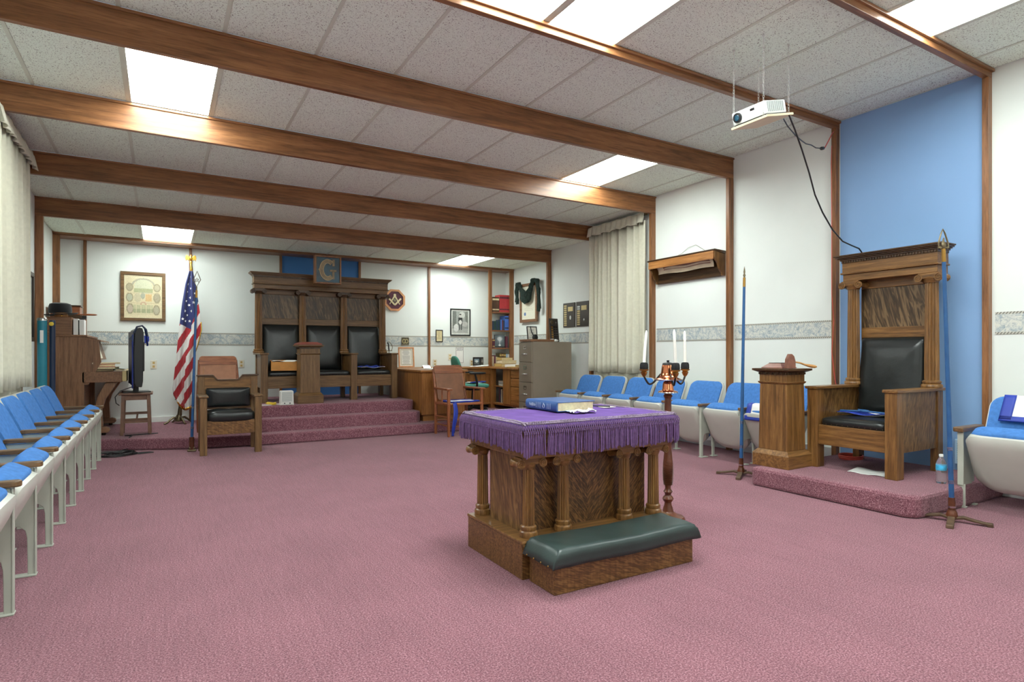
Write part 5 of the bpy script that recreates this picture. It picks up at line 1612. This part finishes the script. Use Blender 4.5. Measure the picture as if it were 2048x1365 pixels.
p_rect(a, 0, 40, 40, 44, (52, 54, 56))
MB().box(-.105, .105, 0, .02, 0, .235).build('mount', 'dark_plaque', tp)
print_obj('picture', np.clip(a, 0, 255), (-.10, -.001, .005), (.20, 0, 0), (0, 0, .225), tp)
book('plum book beside the trophy photo on the third shelf', .096, .336, .05, .16, .12, 'book_plum', 0, 'books on the third shelf', 'book_tan')
book('maroon book right of the trophy photo', .37, .336, .045, .21, .15, 'book_plum', 0, 'books on the third shelf')
GB = 'books on the desk under the bookcase'
x = .096
for k, (w, h, m_) in enumerate(((.03, .18, 'book_cream'), (.028, .20, 'book_plum'), (.03, .17, 'book_cream'), (.035, .16, 'book_yellow'), (.04, .235, 'book_olive'), (.04, .24, 'book_brown'), (.04, .235, 'book_olive'), (.03, .22, 'vent_blue'), (.03, .215, 'white_paper'))):
    book('upright book on the desk under the bookcase, %s from the left' % ORD[k], x, .002, w, h, .15, m_, 0, GB, 'book_tan' if k in (4, 5, 6) else None)
    x += w + .006
GS = 'stacked books on the desk corner'
flat_book('stacked_book', 'tan book at the bottom of the desk corner stack', 'book', (5.22, 9.12, .852), (.30, .24, .055), 'book_tan', .05, group=GS)
flat_book('stacked_book', 'wide cream book second in the desk corner stack', 'book', (5.24, 9.10, .908), (.29, .21, .055), 'book_cream', -.06, group=GS)
flat_book('stacked_book', 'small tan book on top of the desk corner stack', 'book', (5.21, 9.12, .964), (.24, .17, .045), 'book_tan', .04, group=GS)
flat_book('magazine_pile', 'pile of pale magazines on the right end of the desk', 'magazines', (5.22, 8.72, .852), (.30, .28, .045), 'white_paper', .15, group=GS)
flat_book('open_paper', 'tan folded paper hanging over the right desk edge', 'paper', (5.05, 8.50, .852), (.22, .20, .012), 'book_tan', .6)
cp_ = thing('paper_sheet', 'curled white papers lying before the photo cube', 'papers', (4.80, 9.30, .852), .1)
MB().grid(lambda u, v: (-.15 + .28 * u, -.12 + .22 * v, .004 + .02 * u * u + .006 * math.sin(v * 7)), 10, 8).build('sheet', 'white_paper', cp_, smooth=60, solid=.003)
pc = thing('photo_cube', 'black photo cube with small pictures on the desk', 'photo cube', (4.88, 9.50, .852), .75)
MB().box(-.075, .075, -.075, .075, 0, .165).build('cube', 'black_plastic', pc, bevel=.004)
a = canvas(14, 18, (120, 140, 150)); p_rect(a, 0, 10, 14, 18, (84, 92, 90)); p_ell(a, 7, 8, 4, 4, (196, 200, 196)); p_noise(a, 20)
print_obj('picture', a, (-.045, -.0765, .035), (.09, 0, 0), (0, 0, .10), pc)
print_obj('picture', a[:, ::-1], (-.0765, .045, .035), (0, -.09, 0), (0, 0, .10), pc)

# ================================================================== filing cabinet
fc = thing('filing_cabinet', 'grey brown four drawer steel filing cabinet by the right wall', 'cabinet', (4.72, 7.44, 0))
MB().box(.012, .715, 0, .385, 0, 1.262).build('body', 'cabinet_grey', fc, bevel=.004)
for k in range(4):
    z0 = .05 + k * .302
    d = MB().box(-.004, .014, .012, .373, z0, z0 + .294).build('drawer', 'cabinet_grey', fc, bevel=.004)
    MB().tube([(-.004, .14, z0 + .12), (-.03, .15, z0 + .12), (-.03, .235, z0 + .12), (-.004, .245, z0 + .12)], .008, 8).build('handle', 'chrome', d, smooth=60)
    lf = MB()
    for (y0, y1, a0, a1) in ((.155, .23, .195, .203), (.155, .23, .235, .243), (.155, .163, .203, .235), (.222, .23, .203, .235)):
        lf.box(-.010, -.003, y0, y1, z0 + a0, z0 + a1)
    lf.build('label_holder', 'chrome', d)
    MB().box(-.006, -.003, .163, .222, z0 + .203, z0 + .235).build('label_card', 'cabinet_grey', d)
tr = thing('wooden_tray', 'shallow brown wooden tray on top of the filing cabinet', 'tray', (4.92, 7.62, 1.264))
MB().box(-.21, .21, -.16, .17, 0, .012).box(-.21, .21, -.16, -.145, .012, .035).box(-.21, .21, .155, .17, .012, .035).box(-.21, -.195, -.145, .155, .012, .035).box(.195, .21, -.145, .155, .012, .035).build('tray', 'pianoX', tr, bevel=.002)
a = canvas(22, 24, (236, 234, 222)); p_lines(a, 4, 18, 4, 20, 2.5, (140, 140, 136))
framed('framed_certificate', 'small black framed certificate leaning on the filing cabinet', 'certificate', (4.90, 7.72, 1.278), .12, .20, .225, .014, .014, 'black_plastic', a, tilt=-.12)
ldl = thing('black_ladle', 'black ladle shaped ornament leaning before the small certificate on the cabinet', 'ladle', (4.83, 7.58, 1.277))
MB().puff((.03, 0, .05), .05, .015, .048, .9, .9, 20, 10).build('bowl', 'black_plastic', ldl, smooth=60)
MB().tube([(.0, 0, .08), (-.03, .01, .14), (-.035, .02, .19), (-.045, .02, .22)], [.010, .008, .007, .009], 8).build('handle', 'black_plastic', ldl, smooth=60)
pq = thing('engraved_plaque', 'tall dark plaque with small metal plates standing on the filing cabinet', 'plaque', (5.285, 7.66, 1.264), .25)
pq.rotation_euler = (-.10, 0, .25)
MB().box(-.10, .10, 0, .018, 0, .37).build('board', 'dark_plaque', pq, bevel=.004)
for k in range(6):
    for j in (0, 1, 2):
        MB().box(-.075 + j * .055, -.035 + j * .055, -.003, 0, .03 + k * .038, .055 + k * .038).build('plate', ('brass', 'dark_iron', 'dark_iron')[j], pq)
MB().lathe([(.035, 0), (.03, .004)], (0, 0, 0), 20).xf(Matrix.Translation((-.045, 0, .31)) @ Matrix.Rotation(PI / 2, 4, 'X')).build('medallion', 'old_brass', pq)
MB().prism([(.03, .29), (.05, .33), (.07, .29), (.05, .27)], 'y', -.003, 0).build('emblem', 'chrome', pq)
ts = thing('tissue', 'crumpled white tissue on the filing cabinet beside the tall plaque', 'tissue', (5.16, 7.54, 1.264))
rr = random.Random(9)
tm = MB()
for k in range(7):
    tm.puff((rr.uniform(-.05, .16), rr.uniform(-.03, .03), .018), rr.uniform(.02, .045), rr.uniform(.02, .03), rr.uniform(.015, .026), .8, .9, 10, 6, .006)
tm.build('crumples', 'white_paper', ts, smooth=40)

# ================================================================== right wall pictures
a = canvas(44, 60, (230, 226, 206)); p_lines(a, 8, 38, 22, 46, 3, (196, 190, 170)); p_ell(a, 10, 50, 3.5, 3.5, (96, 124, 176)); p_noise(a, 5)
framed('framed_charter', 'large brown framed charter draped with dark garland on the right wall', 'picture', (XR - .03, 8.82, 1.63), -PI / 2, .56, .68, .05, .03, 'pianoX', a, tilt=.0)
gl = thing('garland', 'dark green stringy garland hung over the framed charter', 'garland', (XR - .07, 8.82, 1.63))
gm = MB(); rr = random.Random(4)
for k in range(150):
    j = lambda s: rr.uniform(-s, s)
    w_ = j(1.0)
    path = [(j(.02) - .01, .33 + j(.04), .38 + j(.05)), (j(.02) - .02, .34 + j(.04), .55 + j(.03)), (j(.02) - .03, .27 + w_ * .07, .69 + j(.03)), (j(.02) - .03, .19 + w_ * .06, .60 + w_ * .06), (j(.02) - .03, .13 + j(.05), .48 + w_ * .11), (j(.02) - .03, .02 + j(.07), .42 + w_ * .10), (j(.02) - .03, -.10 + j(.05), .46 + w_ * .11), (j(.02) - .03, -.15 + j(.04), .58 + w_ * .05), (j(.02) - .03, -.23 + j(.06), .71 + j(.03)), (j(.02) - .02, -.34 + j(.05), .69 + j(.03)), (j(.02) - .01, -.38 + j(.03), .50 + j(.05)), (j(.02) - .01, -.38 + j(.04), .22 + j(.06))]
    gm.tube(path, .006, 4)
tag(gm.build('strands', 'garland', gl, smooth=60), kind='stuff')
def name_plaque(label, yc, seed):
    t = thing('name_plaque', label, 'plaque', (XR - .001, yc, 1.50), -PI / 2, 'dark plaques on the right wall')
    MB().box(-.155, .155, -.018, 0, 0, .385).build('board', 'dark_plaque', t, bevel=.005)
    for k in range(10):
        if seed and k in (9,): continue
        MB().box(-.125, -.055, -.021, -.018, .022 + k * .034, .046 + k * .034).build('name_plate', 'bronze_plate' if (k < 7 or not seed) else 'chrome', t)
    MB().box(-.02, .11, -.021, -.018, .25, .32).build('title_plate', 'bronze_plate', t)
    MB().prism([(.045 + .022 * math.cos(q), .15 + .034 * math.sin(q)) for q in [k * PI / 6 for k in range(12)]] if not seed else [(.045, .13), (.065, .10), (.045, .07), (.025, .10)], 'y', -.021, -.018).build('emblem', 'chrome', t)
name_plaque('dark plaque with brass name plates nearest the filing cabinet plaque on the right wall', 7.665, 0)
name_plaque('dark plaque with brass name plates next to the curtain on the right wall', 7.315, 1)

# chart case on the right wall
ca_ = thing('chart_case', 'open fronted wooden chart case hung by a cord on the right wall', 'case', (XR - .002, 5.17, 1.98))
Lc = .52
MB().box(-.03, 0, -Lc, Lc, 0, .26).build('back_board', 'dark_oakY', ca_, bevel=.003)
MB().prism([(-.03, .25), (-.19, .275), (-.20, .285), (-.19, .295), (-.0, .285), (0, .26)], 'y', -Lc - .02, Lc + .02).build('top', 'dark_oakY', ca_, bevel=.002)
MB().prism([(-.175, .275), (-.19, .275), (-.195, .18), (-.18, .18)], 'y', -Lc, Lc).build('front_fascia', 'deskY', ca_, bevel=.003)
for s in (-1, 1):
    MB().prism([(0, 0), (-.05, .0), (-.06, .03), (-.10, .07), (-.13, .14), (-.18, .19), (-.18, .275), (0, .265)], 'y', s * Lc - .012, s * Lc + .012).build('end_bracket', 'oakZ', ca_, bevel=.003)
cz_ = MB()
cz_.grid(lambda u, v: (-.15 + .03 * math.sin(v * 2) + .01 * v, -Lc + .06 + (2 * Lc - .16) * u, .21 - .105 * v + .006 * math.sin(u * 9)), 30, 8)
cz_.build('rolled_chart', 'book_cream', ca_, smooth=70, solid=.003)
MB().tube([(-.10, -Lc + .08, .20), (-.10, Lc - .08, .20)], .03, 14).build('roller', 'pianoY', ca_, smooth=50)
sm = MB().grid(lambda u, v: (-.157 + .03 * math.sin(v * 2) + .01 * v - .002, -Lc + .10 + (2 * Lc - .30) * u, .20 - .05 * v + .006 * math.sin(u * 9)), 30, 4)
sm.build('printed_band', 'gavel_wood', ca_, smooth=70)
MB().tube([(-.02, -Lc + .2, .285), (-.01, -.10, .42), (-.01, .02, .405), (-.01, .12, .35), (-.02, Lc - .15, .285)], .0022, 6).build('hanging_cord', 'old_brass', ca_)

# ================================================================== around the single throne
a6 = thing('apron', 'blue trimmed apron with cord folded on the seat of the single throne', 'apron', (5.0, 2.72, .580), .1)
def a6f(u, v): return (-.06 + .18 * v + .02 * math.sin(u * 5), -.24 + .46 * u, .012 + .010 * math.sin(u * 9 + v * 4))
MB().grid(a6f, 24, 8).build('apron_cloth', 'white_paper', a6, smooth=60, solid=.004)
MB().grid(lambda u, v: tuple(np.array(a6f(u, v * .5 - .1)) + np.array((0, 0, .006))), 24, 4).build('blue_trim', 'ribbon_blue', a6, smooth=60, solid=.004)
MB().tube([(-.04, -.20, .03), (-.03, -.05, .035), (-.06, .03, .04), (-.02, .08, .045), (.02, .05, .04), (-.02, .0, .04), (-.05, .12, .035), (-.03, .22, .03)], .008, 8).build('cord', 'rod_blue', a6, smooth=60)
pp = thing('paper_sheet', 'white sheet of paper lying on the dais under the single throne', 'paper', (4.80, 2.62, .153), .15)
MB().grid(lambda u, v: (-.10 + .20 * u, -.14 + .26 * v, .003 + .010 * u * v + .004 * math.sin(v * 9)), 8, 10).build('sheet', 'white_paper', pp, smooth=60, solid=.0015)
wb = thing('water_bottle', 'clear plastic water bottle with blue label on the dais', 'bottle', (4.87, 2.145, .153))
MB().lathe([(.028, 0), (.032, .004), (.033, .02), (.031, .03), (.033, .04), (.031, .05), (.033, .06), (.031, .07), (.033, .085), (.033, .13), (.031, .145), (.022, .17), (.013, .185), (.012, .195)], (0, 0, 0), 28).build('bottle', 'clear_plastic', wb, smooth=40)
MB().lathe([(.0335, .095), (.0337, .10), (.0337, .128), (.0335, .132)], (0, 0, 0), 28).build('label_band', 'water_label', wb, smooth=40)
MB().lathe([(.014, .192), (.0145, .20), (.014, .208), (.010, .21)], (0, 0, 0), 20).build('cap', 'white_paint', wb, smooth=40)
vg = thing('wall_vent', 'pale blue wall register behind the leaning blue rod', 'vent', (XR - .006, 2.24, .20))
MB().box(-.03, 0, -.10, .10, 0, .20).build('body', 'vent_blue', vg, bevel=.004)
for k in range(8):
    MB().box(-.036, -.03, -.08, .08, .035 + k * .018, .043 + k * .018).build('slat', 'teal_tube', vg)
rcd = thing('red_extension_cord', 'coiled red cord on the dais behind the single throne', 'cord', (5.25, 3.02, .153))
pts = [(.10 * math.cos(i * .45) * (1 + .1 * math.sin(i)), .09 * math.sin(i * .45), .008 + .003 * i / 4) for i in range(48)]
MB().tube(pts, .006, 6).build('coil', 'red_cord', rcd, smooth=60)
MB().tube([(.10, .02, .03), (.12, .05, .10), (.12, .06, .25), (.14, .08, .35), (.24, .24, .45), (.255, .30, .70), (.258, .33, .95), (.258, .31, 1.25), (.258, .33, 1.5), (.258, .33, 2.2), (.258, .335, 2.75), (.258, .33, 2.92)], .005, 6).build('lead', 'red_cord', rcd, smooth=60)
# aprons on chairs
a7 = thing('apron', 'white apron with blue border lying on the tip-up seat behind the pedestal', 'apron', (4.915, 3.60, .565))
MB().grid(lambda u, v: (-.075 + .20 * v, -.24 + .44 * u, .02 + .02 * math.sin(v * PI) - (.11 * (1 - v / .22) if v < .22 else 0) + .004 * math.sin(u * 9)), 24, 18).build('apron_cloth', 'white_paper', a7, smooth=70, solid=.005)
MB().grid(lambda u, v: (-.084 + .008 * v, -.25 + .46 * u, -.112 + .045 * v), 20, 3).build('blue_border', 'ribbon_blue', a7, smooth=70, solid=.005)
MB().grid(lambda u, v: (-.080 + .20 * v, .15 + .05 * u + .03 * v, .026 + .02 * math.sin(v * PI) - (.11 * (1 - v / .22) if v < .22 else 0)), 3, 18).build('blue_border', 'ribbon_blue', a7, smooth=70, solid=.004)
a8 = thing('apron', 'white apron with wide blue border hanging over the back of the foreground chair', 'apron', (5.25, 1.76, .60))
def a8f(u, v): return (.105 * v - .062, -.25 + .40 * u, .02 + .17 * v)
def a8top(u, v): return (.043 + .03 * v, -.25 + .40 * u, .19 + .012 * math.sin(v * PI))
MB().grid(lambda u, v: a8f(u, v), 10, 8).build('apron_cloth', 'white_paper', a8, smooth=60, solid=.004)
b8 = MB()
b8.grid(lambda u, v: tuple(np.array(a8f(.84 + .18 * u, v)) + np.array((-.006, 0, .002))), 4, 8)
b8.grid(lambda u, v: tuple(np.array(a8f(-.1 + 1.12 * u, -.06 + v * .2)) + np.array((-.006, 0, .002))), 12, 4)
b8.build('blue_border', 'ribbon_blue', a8, smooth=60, solid=.005)

# ================================================================== projector hung from the ceiling
pm = thing('projector_shelf', 'white board hung on four chains from the ceiling', 'shelf', (3.725, 2.79, 2.765))
pm.rotation_euler = (0, -.248, 0)
MB().box(-.15, .15, -.155, .145, -.008, .008).build('board', 'raw_pine', pm, bevel=.002)
def chain(mb, p, q, link=.026):
    p = Vector(p); q = Vector(q); L_ = (q - p).length; n = int(L_ / (link * .78)); d = (q - p) / n
    u = Vector((1, 0, 0)); w = Vector((0, 1, 0))
    for i in range(n):
        c = p + d * (i + .5)
        a = u if i % 2 else w
        pts = [tuple(c + a * (.006 * math.cos(t)) + d.normalized() * (link * .5 * math.sin(t))) for t in [k * PI / 4 for k in range(8)]]
        mb.tube(pts, .0014, 4, closed=True)
rot = Matrix.Rotation(-.248, 4, 'Y')
inv = rot.inverted()
for (x, y) in ((-.139, .126), (-.139, -.122), (.138, -.122), (.140, .129)):
    top_ = inv @ Vector((x, y, 3.30 - 2.765))
    bot = Vector((x * 1.03, y, .008))
    k_ = MB(); mid = bot.lerp(top_, .88)
    chain(k_, bot, mid)
    k_.build('chain', 'chain_steel', pm)
    h_ = MB().tube([tuple(mid), tuple(bot.lerp(top_, .94)), tuple(top_)], [.003, .003, .004], 6)
    h_.tube([tuple(top_), tuple(bot.lerp(top_, .985))], .010, 8)
    h_.build('ceiling_hook', 'chain_steel', pm)
pj = thing('projector', 'white projector with round lens sitting on the hanging board', 'projector', (3.725, 2.79, 2.765))
pj.rotation_euler = (0, -.248, 0)
MB().box(-.135, .10, -.14, .135, .016, .108).build('body', 'projector_white', pj, bevel=.010)
MB().box(-.133, .09, -.138, .133, .010, .018).build('base', 'black_plastic', pj)
MB().lathe([(.034, 0), (.034, .014), (.026, .016)], (0, 0, 0), 28).xf(Matrix.Translation((-.133, .085, .062)) @ Matrix.Rotation(-PI / 2, 4, 'Y')).build('lens_ring', 'black_plastic', pj, smooth=40)
MB().puff((-.146, .085, .062), .006, .024, .024, 1, 1, 20, 10).build('lens', 'dark_teal_glass', pj, smooth=60)
MB().box(-.137, -.134, -.055, -.02, .072, .088).build('sensor_window', 'black_plastic', pj, bevel=.003)
vs = MB()
for i in range(9):
    vs.box(-.11 + .021 * i, -.098 + .021 * i, -.1425, -.139, .030, .098)
tag(vs.build('vent_slots', 'heater_grille', pj), kind='stuff')
MB().lathe([(.008, 0), (.008, .012)], (-.1, -.1, .0), 10).lathe([(.008, 0), (.008, .012)], (.07, .1, .0), 10).build('feet', 'black_plastic', pj)
vc = thing('video_cable', 'long black cable sagging from the projector to the single throne', 'cable', (3.85, 2.66, 2.80))
MB().tube([(-.05, 0, .0), (-0.018, -0.016, -0.015), (0.014, -0.009, -0.042), (0.079, 0.004, -0.096), (0.197, 0.028, -0.213), (0.319, 0.052, -0.353), (0.427, 0.074, -0.502), (0.567, 0.102, -0.612), (0.765, 0.142, -0.72), (0.973, 0.184, -0.785), (1.195, 0.229, -0.795), (1.346, 0.259, -0.80), (1.431, 0.276, -0.835)], .0058, 8).build('cord', 'black_plastic', vc, smooth=60)
pc2 = thing('adapter_cable', 'short black cable from the projector to a red plug on the brown post', 'cable', (3.83, 2.66, 2.79))
pts = [(-0.099, -0.043, -0.062), (0.004, -0.002, -0.078), (0.21, 0.079, -0.078), (0.387, 0.149, -0.065), (0.544, 0.211, -0.045), (0.711, 0.277, -0.004), (0.887, 0.347, 0.023), (1.095, 0.429, 0.079)]
MB().tube(pts, .0045, 7).build('cord', 'black_plastic', pc2, smooth=60)
MB().tube([(1.095, 0.429, 0.079), (1.16, 0.455, 0.10)], .015, 8).build('plug', 'black_plastic', pc2, smooth=40)
MB().tube([(1.15, 0.452, 0.098), (1.235, 0.484, 0.129), (1.403, 0.55, 0.246), (1.535, 0.603, 0.342), (1.65, .655, .40)], .005, 7).build('red_lead', 'red_cord', pc2, smooth=60)
